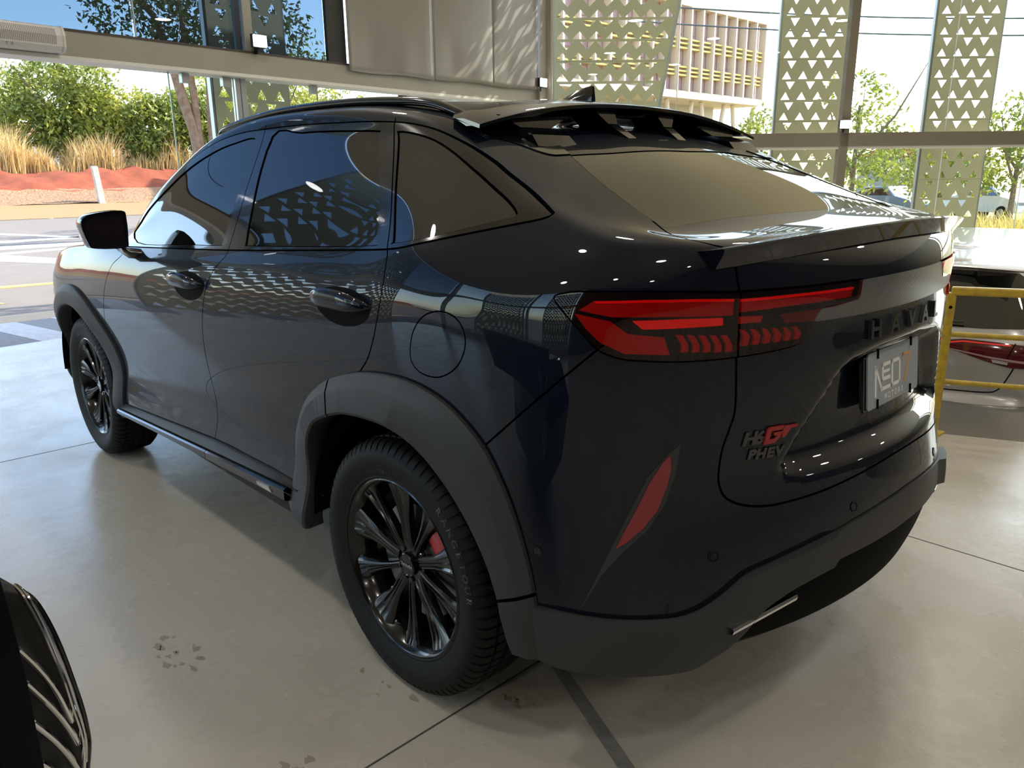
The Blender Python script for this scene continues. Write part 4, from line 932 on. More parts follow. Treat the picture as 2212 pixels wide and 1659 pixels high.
overlay('upper_light', [(-.154, 1.172), (-.292, 1.172), (-.453, 1.171), (-.450, 1.149), (-.294, 1.148), (-.156, 1.145)], 'C', redin, -.010, .006, parents=lensG)
overlay('glow_line', [(-.154, 1.1725), (-.292, 1.1725), (-.453, 1.1715), (-.453, 1.166), (-.292, 1.167), (-.154, 1.167)], 'C', redhot, -.008, .004, parents=lensG)
overlay('reversing_light', [(-.153, 1.136), (-.211, 1.133), (-.206, 1.120), (-.154, 1.121)], 'C', clearlamp, -.010, .006, parents=lensG)
for i in range(6):
    x = -.159 - i*.0258; q = i*.0013
    overlay('light_chevron', [(x, 1.108-q), (x-.011, 1.107-q), (x-.024, 1.093-q), (x-.020, 1.074), (x-.005, 1.074), (x-.008, 1.093-q)], 'C', redin, -.009, .008, parents=lensG)
# ------- garnish band, reflector slots, sensors
overlay('garnish_band', [(-.3, 1.1845), (-.2, 1.1855), (0, 1.186), (.2, 1.1855), (.254, 1.185), (.264, 1.145), (.36, 1.137), (.515, 1.134), (.500, 1.116), (.394, 1.110), (.24, 1.108), (.032, 1.107), (-.2, 1.107), (-.3, 1.108)], 'R', band_m, .004, .006, 'merge', pred=lambda c: c[0] < -.6 and c[2] < 1.25)
slot = overlay('reflector_slot', [(-.036, .877), (-.008, .855), (.030, .808), (.066, .730), (.113, .622), (.171, .486), (.122, .582), (.084, .632), (.026, .690), (-.010, .746), (-.029, .812)], 'C', plast, .0012, .004)
overlay('reflector', [(-.014, .854), (0, .840), (.025, .797), (.052, .735), (.080, .677), (.094, .644), (.073, .659), (.036, .693), (.007, .733), (-.011, .784), (-.018, .826)], 'C', reflm, .003, .004, parents=slot)
def surf_point(p):
    """nearest point and normal of the body surface"""
    q = np.array(p); sg = 1 if q[1] >= 0 else -1; q[1] *= sg
    d = ((S-q)**2).sum(2); i, j = np.unravel_index(d.argmin(), d.shape)
    a = S[i, j].copy(); n = N[i, j].copy(); a = a + n*0; a += (q-a) - n*((q-a)@n)
    a[1] *= sg; n[1] *= sg; return Vector(a), Vector(n)
for p in ((-.523, .892, .611), (-.818, .648, .616), (-.953, .263, .654)):
    for sg in (1, -1):
        a, n = surf_point((p[0], p[1]*sg, p[2]))
        mb = MB(); mb.lathe([(0, .0015), (.0085, .0015), (.0095, .0002), (.0105, .0002), (.011, .0022), (.0125, .0022), (.0128, -.002)], 20, 'z')
        o = mb.build('parking_sensor', darkchrome if p[0] > -.6 else paint, car, smooth=True); o.matrix_world = Matrix.Translation(a) @ n.to_track_quat('Z', 'Y').to_matrix().to_4x4()
# ------- lettering
def letters(txt, name, ys, z, size, m, ext=.006, shear=0., x0=-.9, off=.002, slant=0):
    for ch, y in zip(txt, ys):
        a, n = surf_point((x0, y, z + slant*(y-ys[0])))
        v, f = text_geo(ch, size, ext/2, bold=.0016)
        v = [(p[0]*1.25 + shear*p[1], p[1], p[2]+ext/2) for p in v]
        up = Vector((0, 0, 1)); xx = up.cross(n).normalized(); yy = n.cross(xx)
        M = Matrix((xx, yy, n)).transposed().to_4x4(); M.translation = a + n*off
        mb = MB(); mb.add([M @ Vector(p) for p in v], f); mb.build(name, m, car)
letmat = mat('badge_satin', (.085, .085, .09), .3, .85)
letters('HAVAL', 'badge_letter', [.178, .082, -.015, -.112, -.209], 1.062, .058, letmat, .009, off=.0005)
letters('H6', 'badge_letter', [.588, .560], .866, .040, letmat, .003, .25, off=.0005)
letters('PHEV', 'badge_letter', [.580, .552, .524, .497], .830, .030, letmat, .003, .25, off=.0005)
badgered = mat('badge_red', (.30, .022, .024), .3, .2)
def badge_gt():
    a, n = surf_point((-.86, .492, .872)); up = Vector((0, 0, 1)); xx = up.cross(n).normalized(); yy = n.cross(xx)
    M = Matrix((xx, yy, n)).transposed().to_4x4(); M.translation = a + n*.001
    g = [(-.040, -.020), (-.010, -.020), (.004, -.009), (.012, .004), (-.014, .004), (-.013, -.003), (-.004, -.003), (-.010, -.010), (-.026, -.010), (-.020, .008), (.010, .008), (.014, .017), (-.026, .017), (-.032, .012)]
    t_ = [(.012, .008), (.050, .008), (.056, .014), (.016, .0145)]; t2 = [(.012, .008), (.036, .008), (.020, -.009), (.010, -.011)]
    for nm, pl in (('badge_letter', [g]), ('badge_letter', [t_, t2])):
        mb = MB()
        for q in pl: mb.prism(q, 0, .005, M)
        mb.build(nm, badgered, car)
badge_gt()
# ------- number plate on its carrier
plate_m = mat('plate_grey', (.30, .33, .36), .45, 0, noise=(60, .2, (.26, .29, .32)))
plate_w = mat('plate_white', (.72, .72, .70), .45); plate_o = mat('plate_orange', (.55, .30, .13), .45)
def plate():
    c = Vector((-.912, .0, .928)); up = Vector((.10, 0, .99)).normalized(); xx = Vector((0, -1, 0)); nn = xx.cross(up)
    M = Matrix((xx, up, nn)).transposed().to_4x4(); M.translation = c
    def rect(w, h, z0, z1, r=.006, cx=0, cy=0): 
        return [(cx-w+r, cy-h), (cx+w-r, cy-h), (cx+w, cy-h+r), (cx+w, cy+h-r), (cx+w-r, cy+h), (cx-w+r, cy+h), (cx-w, cy+h-r), (cx-w, cy-h+r)]
    k = MB(); k.prism(rect(.170, .066, 0, 0, .012, -.006, -.003), -.012, -.004, M); carrier = k.build('plate_carrier', plast2, car)
    k = MB()
    for q in ([(-.177, -.07), (.165, -.07), (.165, -.066), (-.177, -.066)], [(-.177, .060), (.165, .060), (.165, .064), (-.177, .064)], [(-.177, -.07), (-.173, -.07), (-.173, .064), (-.177, .064)], [(.161, -.07), (.165, -.07), (.165, .064), (.161, .064)]): k.prism(q, -.006, -.001, M)
    k.build('carrier_frame', darkchrome, carrier)
    k = MB(); k.prism(rect(.160, .070, 0, 0), -.002, .002, M); pl = k.build('number_plate', plate_m, car)
    def strip(pts, w, m, nm):
        k = MB()
        for (x0, y0), (x1, y1) in zip(pts[:-1], pts[1:]):
            d = Vector((x1-x0, y1-y0)); L = d.length; d /= L; n_ = Vector((-d.y, d.x))*w/2; e = d*w/2
            a = Vector((x0, y0))-e; b = Vector((x1, y1))+e
            k.prism([tuple(a-n_), tuple(b-n_), tuple(b+n_), tuple(a+n_)], .002, .0028, M)
        k.build(nm, m, pl)
    strip([(-.115, -.040), (-.115, .030), (-.078, -.030), (-.028, -.030)], .009, plate_w, 'plate_letter')
    strip([(-.030, .030), (-.072, .030), (-.072, -.006), (-.030, -.006)], .009, plate_w, 'plate_letter')
    strip([(-.072, .012), (-.034, .012)], .007, plate_w, 'plate_letter')
    strip([(-.013, .030), (-.013, -.030), (.035, -.030), (.035, .030), (-.013, .030)], .009, plate_w, 'plate_letter')
    strip([(.058, .026), (.058, .036), (.102, .036), (.070, -.034)], .009, plate_o, 'plate_numeral')
    for ch, x in zip('MOTORS', (-.052, -.030, -.009, .012, .033, .054)):
        v, f = text_geo(ch, .021, .0004, bold=.0005); k = MB(); k.add([M @ Vector((p[0]*.9+x, p[1]-.053, .0024)) for p in v], f); k.build('plate_letter', plate_w, pl)
    for x, y in ((-.105, .064), (.105, .064), (-.105, -.062), (.105, -.062)):
        k = MB(); k.tube([M @ Vector((x, y+.012, .003)), M @ Vector((x, y-.012, .003))], .0035, 8); k.build('plate_strap', gapm, pl)
plate()
# ------- wheel arch trims, wheel wells, sills
GP = S[:, :70].reshape(-1, 3)
def ysurf(x, z):
    d = (GP[:, 0]-x)**2 + (GP[:, 2]-z)**2; i = np.argpartition(d, 4)[:4]; w = 1/(d[i]+1e-7); return float((GP[i, 1]*w).sum()/w.sum())
def resample(P, n):
    P = dense(P, False, 6); L = np.concatenate([[0], np.cumsum(np.hypot(*np.diff(P, axis=0).T))]); t = np.linspace(0, L[-1], n)
    return np.stack([np.interp(t, L, P[:, 0]), np.interp(t, L, P[:, 1])], 1)
OR_ = [(.575, .40), (.562, .436), (.545, .602), (.479, .703), (.387, .791), (.287, .854), (.201, .890), (.086, .924), (-.038, .943), (-.153, .944), (-.251, .923), (-.322, .886), (-.389, .828), (-.438, .750), (-.473, .670), (-.504, .576), (-.525, .492), (-.532, .440), (-.538, .385), (-.540, .338)]
IR_ = [(.455, .345), (.452, .406), (.439, .569), (.417, .640), (.374, .697), (.310, .742), (.168, .793), (.023, .811), (-.081, .808), (-.169, .782), (-.247, .728), (-.322, .649), (-.382, .563), (-.422, .481), (-.437, .425), (-.448, .372), (-.455, .325)]
OF_ = [(2.738 + .545*math.cos(a), .372 + .540*math.sin(a)) for a in np.radians(np.linspace(-4, 186, 24))]
IF_ = [(2.738 + .450*math.cos(a), .365 + .444*math.sin(a)) for a in np.radians(np.linspace(-6, 188, 24))]
def arch_trim(O, I, split, name='wheel_arch_trim'):
    n = 200; A = resample(O, n); B = resample(I, n)
    segs = [(0, n)] if split is None else [(0, split), (split, 181), (181, n)]
    for a, b in segs:
        rows = []
        for i in range(a, b):
            o = A[i]; q = B[i]; yo = ysurf(*o); yi = ysurf(*(q*.45+o*.55)); ym = max(yo, yi)
            f = lambda t, y: (o[0]+(q[0]-o[0])*t, y, o[1]+(q[1]-o[1])*t)
            yy = yo + .020; yin = max(yi+.030, yo+.016)
            rows.append([f(0, yo-.006), f(.0, yo+.010), f(.03, yo+.014), f(.30, yo*.5+yi*.5+.026), f(.34, yo*.5+yi*.5+.028), f(.93, yin), f(1.0, yin-.006), f(1.02, yin-.02), f(1.0, yin-.07)])
        if split is not None:
            rows[0 if a else -1] = [tuple(np.array(p)) for p in rows[0 if a else -1]]
        for sg in (1, -1):
            mb = MB(); mb.grid([[(p[0], p[1]*sg, p[2]) for p in r] for r in rows]); 
            mb.build(name, plast, car, smooth=True, angle=30)
arch_trim(OR_, IR_, 70); arch_trim(OF_, IF_, None)
for x0 in (0, 2.738):
    for sg in (1, -1):
        mb = MB(); R = .445
        prof = [(R, .93 if x0 else .915), (R+.01, .86), (R+.012, .58), (.05, .56)]
        mb.lathe([(r, y*sg) for r, y in prof], 32, 'y', (x0, 0, .375), a0=math.radians(2), a1=math.radians(178)); mb.build('wheel_well', gapm, car, smooth=True)
def sill_piece(name, sec, x0, x1, m, n=26, bevel=0):
    """sec(t, x) -> list of (y, z)"""
    xs = np.linspace(x0, x1, n)
    for sg in (1, -1):
        mb = MB(); mb.grid([[(x, y*sg, z) for y, z in sec(x)] for x in xs]); mb.build(name, m, car, smooth=True, angle=35)
DB = lambda x: float(np.interp(x, [.40, .689, .886, 1.14, 1.617, 2.185, 2.45], [.462, .470, .468, .464, .434, .395, .38]))
CB = lambda x: float(np.interp(x, [.5, .70, 1.06, 1.64, 2.205, 2.4], [.460, .450, .432, .400, .369, .36]))
TB = lambda x: float(np.interp(x, [.48, .80, 1.10, 1.71, 2.12, 2.4], [.412, .404, .391, .367, .347, .335]))
sill_piece('sill_cladding', lambda x: [(.895, DB(x)-.002), (.918, DB(x)-.003), (.927, DB(x)-.007), (.944, CB(x)+.004), (.940, CB(x)-.002), (.915, CB(x)-.010), (.915, TB(x)), (.90, TB(x)-.02), (.70, TB(x)-.05)], .50, 2.235, plast)
sill_piece('sill_trim', lambda x: [(.920, CB(x)-.004), (.950, CB(x)-.003), (.957, CB(x)-.008), (.956, TB(x)+.004), (.950, TB(x)), (.915, TB(x)-.004)], 1.19, 2.225, darkchrome)
sill_piece('sill_trim', lambda x: [(.920, CB(x)-.004), (.950, CB(x)-.003), (.957, CB(x)-.008), (.956, TB(x)+.004), (.950, TB(x)), (.915, TB(x)-.004)], .56, 1.186, black)
for sg in (1, -1):
    mb = MB(); mb.prism([(.64, .418), (.74, .418), (.75, .428), (.66, .434)], 0, .004, Matrix(((1, 0, 0, 0), (0, 0, -sg, .9605*sg), (0, 1, 0, 0), (0, 0, 0, 1)))); mb.build('sill_accent', chrome, car)
mb = MB(); mb.box((1.37, 0, .34), (3.6, 1.3, .12)); mb.build('underbody', gapm, car)
# ------- door handles, mirrors
def blob(secs, n=16):
    """secs: list of (centre, half a vector, half b vector) -> closed loft"""
    mb = MB(); vs = []; fs = []; k = len(secs)
    for c, a, b in secs:
        c = Vector(c); a = Vector(a); b = Vector(b)
        vs += [c + a*math.cos(2*math.pi*j/n) + b*math.sin(2*math.pi*j/n) for j in range(n)]
    for i in range(k-1):
        for j in range(n): fs.append((i*n+j, i*n+(j+1) % n, (i+1)*n+(j+1) % n, (i+1)*n+j))
    fs.append(tuple(range(n))[::-1]); fs.append(tuple((k-1)*n+j for j in range(n)))
    mb.add(vs, fs); return mb
for cx, cz, L in ((.145, 1.105, .145), (1.195, 1.062, .145)):
    cup = overlay('handle_cup', [(cx+L*.98*math.cos(a), cz-.004+.040*math.sin(a)+.02*math.sin(a)*(math.sin(a) < 0)) for a in np.linspace(0, 2*math.pi, 28, endpoint=False)], 'S', gapm, .0009, .002)
    for o, sg in zip(cup, (1, -1)):
        secs = []
        for t in np.linspace(-1, 1, 15):
            x = cx + t*L; y = ysurf(cx, cz) + .004 + .030*(1-t**4); h = .0235*(1-abs(t)**3.2)+.003
            secs.append(((x, y*sg, cz + .010*(1-t*t)), (0, .010*(1-abs(t)**4)+.003, 0), (0, 0, h)))
        blob(secs).build('door_handle', paint, car, smooth=True, angle=60)
for sg in (1, -1):
    hp = [(1.113, 1.249), (1.100, 1.279), (1.056, 1.294), (.958, 1.300), (.944, 1.272), (.948, 1.180), (.964, 1.153), (1.076, 1.157), (1.098, 1.181)]
    hp = [tuple(q) for q in dense(hp, True, 3)]; c = np.mean(hp, 0)
    mirror = empty('wing_mirror', (1.75, 1.03*sg, 1.15), 0, car)
    off = Vector((1.75, 1.03*sg, 1.15))
    def ring(x, s, dz=0): return [Vector((x, (c[0]+(p[0]-c[0])*s)*sg, c[1]+(p[1]-c[1])*s+dz)) - off for p in hp]
    rings = [ring(1.752, .90), ring(1.746, .93), ring(1.745, 1.0), ring(1.79, 1.02), ring(1.84, .93), ring(1.875, .72), ring(1.89, .35)]
    n = len(hp); vs = [v for r in rings for v in r]; fs = [(i*n+j, i*n+(j+1) % n, (i+1)*n+(j+1) % n, (i+1)*n+j) for i in range(len(rings)-1) for j in range(n)] + [tuple((len(rings)-1)*n+j for j in range(n))]
    mb = MB(); mb.add(vs, fs); mb.build('housing', paint, mirror, smooth=True, angle=50)
    mb = MB(); mb.add(ring(1.753, .905), [tuple(range(n))]); mb.build('mirror_glass', mat('mirror_dark', (.012, .010, .010), .06, 0, .5), mirror)
    blob([(Vector((1.80, .885*sg, 1.118))-off, (.05, 0, 0), (0, 0, .022)), (Vector((1.80, .94*sg, 1.128))-off, (.046, 0, 0), (0, 0, .022)), (Vector((1.80, .975*sg, 1.150))-off, (.042, 0, 0), (0, .012*sg, .020)), (Vector((1.80, .99*sg, 1.175))-off, (.04, 0, 0), (0, .018*sg, .012))]).build('stalk', black, mirror, smooth=True)
# ------- roof rails, antenna
for sg in (1, -1):
    pts = dense([(1.56, 1.598), (1.50, 1.622), (1.207, 1.651), (.927, 1.662), (.576, 1.658), (.307, 1.643), (.168, 1.627), (.069, 1.600), (.003, 1.575), (-.03, 1.555)], False, 4)
    secs = []
    for i, p in enumerate(pts):
        w = 1 if 3 < i < len(pts)-4 else .7
        secs.append(((p[0], .602*sg, p[1]-.013), (0, .016*w, 0), (0, 0, .0125*w)))
    blob(secs, 12).build('roof_rail', black, car, smooth=True, angle=50)
def fin():
    secs = []
    for x, h, w in ((.275, .004, .004), (.25, .014, .018), (.21, .030, .022), (.17, .044, .020), (.13, .052, .016), (.105, .054, .012), (.10, .052, .011)):
        z0 = 1.640; secs.append([(x, -w, z0-.01), (x, -w*.8, z0+h*.35), (x, -w*.3, z0+h*.95), (x, 0, z0+h), (x, w*.3, z0+h*.95), (x, w*.8, z0+h*.35), (x, w, z0-.01)])
    mb = MB(); mb.grid(secs); mb.add(secs[-1], [tuple(range(7))]); mb.build('antenna_fin', black, car, smooth=True, angle=50)
fin()
# ------- roof spoiler (wing on pylons) and boot lip
def wing():
    ysn = np.linspace(-.665, .665, 41); top = []; loop = []
    for y in ysn:
        a = abs(y)/.665; xl = .16 - .155*a**5; xt = -.088 - .012*a**2
        zt = 1.622 - .076*a**2.3; zl = float(np.interp(a, [0, .3, .6, .9, 1], [1.652, 1.648, 1.630, 1.594, 1.566]))
        th = .030*(1-.85*a**5)
        loop.append([(xl, y, zl-.003), (xl*.6+xt*.4, y, zl*.55+zt*.45+.004), (xt+.012, y, zt+.001), (xt, y, zt-.003), (xt+.002, y, zt-.012), (xt+.03, y, zt-th), (xl*.5+xt*.5, y, zt-th*1.0), (xl-.01, y, zl-.003-.017*(1-a**6))])
    mb = MB(); mb.grid([r[:5] for r in loop]); mb.build('roof_spoiler', paint, car, smooth=True, angle=50)
    mb = MB(); mb.grid([r[4:] + r[:1] for r in loop])
    mb.add(loop[0], [tuple(range(8))]); mb.add(loop[-1], [tuple(range(8))]); mb.build('spoiler_underside', black, car, smooth=True, angle=40)
    for sg in (1, -1):
        for y0, y1, w0, w1 in ((.150, .125, .030, .020), (.450, .47, .085, .070)):
            # y0 at the wing, y1 on the base
            P = []
            for (yc, w, z, xa, xb) in ((y0, w0*1.5, 1.600 - .06*(y0/.66)**2, .03, -.075), (y0*.5+y1*.5, w0*.7, 1.565-.05*(y0/.66)**2, .02, -.095), (y1, w1, 1.52, 0, -.16), (y1, w1*1.1, 1.49, 0, -.19)):
                P.append([(xa, (yc-w)*sg, z), (xa, (yc+w)*sg, z), (xb, (yc+w)*sg, z), (xb, (yc-w)*sg, z)])
            P = [r+r[:1] for r in P]
            mb = MB(); mb.grid(P); mb.build('spoiler_pylon', black, car)
wing()
def boot_lip():
    rows = []
    for y in np.linspace(-.685, .685, 45):
        a = abs(y)/.685; xe = -.900 + .078*a**2.6; ze = 1.305 - .026*a**2.2
        f = 1 - .06
        zb = 1.222 + .02*a**6; k = 1-.075
        rows.append([(xe+.13, y*(1-.02*a), 1.288-.006*a), (xe+.07, y, ze-.006-.004*a), (xe+.004, y, ze), (xe, y, ze-.003), (xe+.002, y*.998, ze-.010), (xe+.012+.012*a**4, y*.985, ze-.042), (xe+.022+.02*a**4, y*.97, ze-.047), (xe+.060+.02*a**4, y*k, zb-.01), (xe+.095, y*k, zb-.04)])
    mb = MB(); mb.grid(rows); n = 9
    for r in (rows[0], rows[-1]): mb.add(r, [tuple(range(n))])
    mb.build('boot_lip', paint, car, smooth=True, angle=32)
boot_lip()
# ------- exhaust trims under the bumper
for sg in (1, -1):
    P = []
    for t in np.linspace(0, 1, 8):
        y = .64 - .20*t; x = -.862 - .045*t; z = .448 + .022*t
        P.append([(x+.03, y*sg, z+.009), (x-.010, y*sg, z+.010), (x-.013, y*sg, z+.004), (x-.010, y*sg, z-.005), (x+.03, y*sg, z-.009), (x+.03, y*sg, z+.009)])
    mb = MB(); mb.grid(P); mb.build('exhaust_trim', chrome, car, smooth=True, angle=40)
# ------- wheels
def make_wheel():
    w = empty('wheel', (0, 0, 0), 0, car)
    prof = [(.238, .070), (.246, .090), (.257, .100), (.262, .104), (.266, .1035), (.285, .112), (.305, .1165), (.312, .1178), (.330, .1175), (.335, .1150), (.350, .1090), (.360, .1010), (.3665, .0900), (.3690, .0760), (.3695, .0700), (.3640, .0690), (.3640, .0620), (.3705, .0610), (.3712, .0300), (.3640, .0290), (.3640, .0190), (.3715, .0180), (.3715, -.0180), (.3640, -.0190), (.3640, -.0290), (.3712, -.0300), (.3705, -.0610), (.3640, -.0620), (.3640, -.0690), (.3690, -.0700), (.3665, -.0900), (.350, -.1090), (.320, -.1175), (.270, -.105), (.238, -.080)]
    NB = 76; vs = []; k = len(prof); ang = []
    for i in range(NB):
        for t, g in ((0., 0), (.74, 0), (.76, 1), (.98, 1)): ang.append((2*math.pi*(i+t)/NB, g))
    for a, g in ang:
        for r, y in prof:
            sh = abs(y) > .060 and r > .3495 and y > -.1
            mid = abs(y) < .0605 and r > .3645
            rr = r - (.0055 if (g and sh) else 0) - (.0016 if (g and mid) else 0)
            aa = a + (.05*(abs(y)-.06) if sh or mid else 0)*2
            vs.append((rr*math.cos(aa), y, rr*math.sin(aa)))
    m = len(ang); fs = [(j*k+i, j*k+i+1, ((j+1) % m)*k+i+1, ((j+1) % m)*k+i) for j in range(m) for i in range(k-1)]
    mb = MB(); mb.add(vs, fs); tyre = mb.build('tyre', rubber, w, smooth=True, angle=28)
    def arc_text(txt, r, th0, size, sp, ht=.0012):
        for i, ch in enumerate(txt):
            th = th0 + (i-(len(txt)-1)/2)*sp
            v, f = text_geo(ch, size, ht/2, bold=.0008); out = []
            for p in v:
                rr = r + p[1]; t_ = th + p[0]/r
                yy = float(np.interp(rr, [.266, .285, .305, .33, .35], [.1035, .112, .1165, .1175, .109]))
                out.append((-rr*math.sin(t_), yy+p[2]+ht*.4, rr*math.cos(t_)))
            mb = MB(); mb.add(out, f); mb.build('tyre_letter', mat('letter_rubber', (.022, .022, .022), .35), w)
    arc_text('RANGETOUR', .322, math.radians(62), .030, .092); arc_text('235/55R19', .281, math.radians(-12), .015, .048)
    # rim barrel and lip
    mb = MB(); mb.lathe([(.2575, .094), (.2572, .101), (.2535, .1030), (.249, .100), (.243, .090), (.236, .078), (.228, .060), (.222, .020), (.220, -.085), (.235, -.095)], 72); mb.build('rim', rimblack, w, smooth=True, angle=50)
    def spoke(ang, wide):
        st = [(.050, .020 if wide else .012, .066, .030), (.085, .019 if wide else .011, .071, .030), (.13, .020 if wide else .013, .073, .028), (.165, .029 if wide else .018, .076, .024), (.200, .041 if wide else .026, .080, .020), (.226, .049 if wide else .034, .085, .018), (.2445, .053 if wide else .040, .090, .016)]
        rows = []
        for r, hw, yf, th in st:
            g = .0055 if .08 < r < .235 else .0008; c = .40 if wide else .30
            sec = [(-hw, yf-th), (-hw*.98, yf-.007), (-hw*.70, yf-.001), (-hw*(c+.08), yf), (-hw*(c-.06), yf-g), (-hw*.10, yf-g), (0, yf-g*.35), (hw*.10, yf-g), (hw*(c-.06), yf-g), (hw*(c+.08), yf), (hw*.70, yf-.001), (hw*.98, yf-.007), (hw, yf-th)]
            ca, sa = math.cos(ang), math.sin(ang)
            rows.append([(-(r*sa + s_*ca), y, r*ca - s_*sa) for s_, y in sec] )
        rows = [r+r[:1] for r in rows]
        mb = MB(); mb.grid(rows); return mb.build('spoke', rimblack, w, smooth=True, angle=25)
    for i in range(5):
        spoke(math.radians(-4 + 72*i), True); spoke(math.radians(32 + 72*i), False)
    mb = MB(); mb.lathe([(0, .060), (.060, .060), (.066, .050), (.066, .01)], 40); mb.lathe([(.0345, .060), (.0345, .074), (.0320, .076), (.030, .073), (0, .0735)], 36); mb.build('hub', rimblack, w, smooth=True, angle=35)
    v, f = text_geo('HAVAL', .014, .0008, bold=.0004)
    mb = MB(); mb.add([(p[0]*1.2, .0745+p[2], -p[1]) for p in v], f); mb.build('hub_lettering', chrome, w)
    for i in range(5):
        a = math.radians(32+72*i); mb = MB(); mb.lathe([(0, .066), (.009, .066), (.0105, .064), (.0105, .058)], 6, 'y', (-.0480*math.sin(a), 0, .0480*math.cos(a))); mb.build('wheel_nut', darkchrome, w)
    mb = MB(); mb.lathe([(.07, .030), (.168, .030), (.168, .008), (.07, .008)], 56, closed=True); mb.lathe([(.02, .044), (.072, .044), (.075, .03)], 40); mb.build('brake_disc', mat('brake_steel', (.28, .28, .29), .35, 1.), w, smooth=True, angle=35)
    mb = MB(); a0, a1 = math.radians(40), math.radians(70); ro = []
    for t in np.linspace(a0, a1, 9):
        ro.append([(-r*math.sin(t), y, r*math.cos(t)) for r, y in ((.115, .034), (.115, .048), (.135, .056), (.160, .056), (.182, .046), (.186, .0), (.115, .0), (.115, .034))])
    mb.grid(ro); mb.add(ro[0][:7], [tuple(range(7))]); mb.add(ro[-1][:7], [tuple(range(7))]); mb.build('brake_caliper', mat('caliper_red', (.42, .015, .02), .35, coat=.3), w, smooth=True, angle=35)
    mb = MB(); mb.tube([(.05, .075, -.205), (.048, .088, -.192)], [.004, .0035], 8); mb.build('valve', chrome, w)
    return w
wheel = make_wheel(); YW = .8085
wheel.location = (0, YW, .3705)
for x, y, rz, ry in ((2.738, YW, 0, .35), (0, -YW, math.pi, .9), (2.738, -YW, math.pi, 1.7)):
    c = copy_tree(wheel, car); c.location = (x, y, .3705); c.rotation_euler = (0, 0, rz)
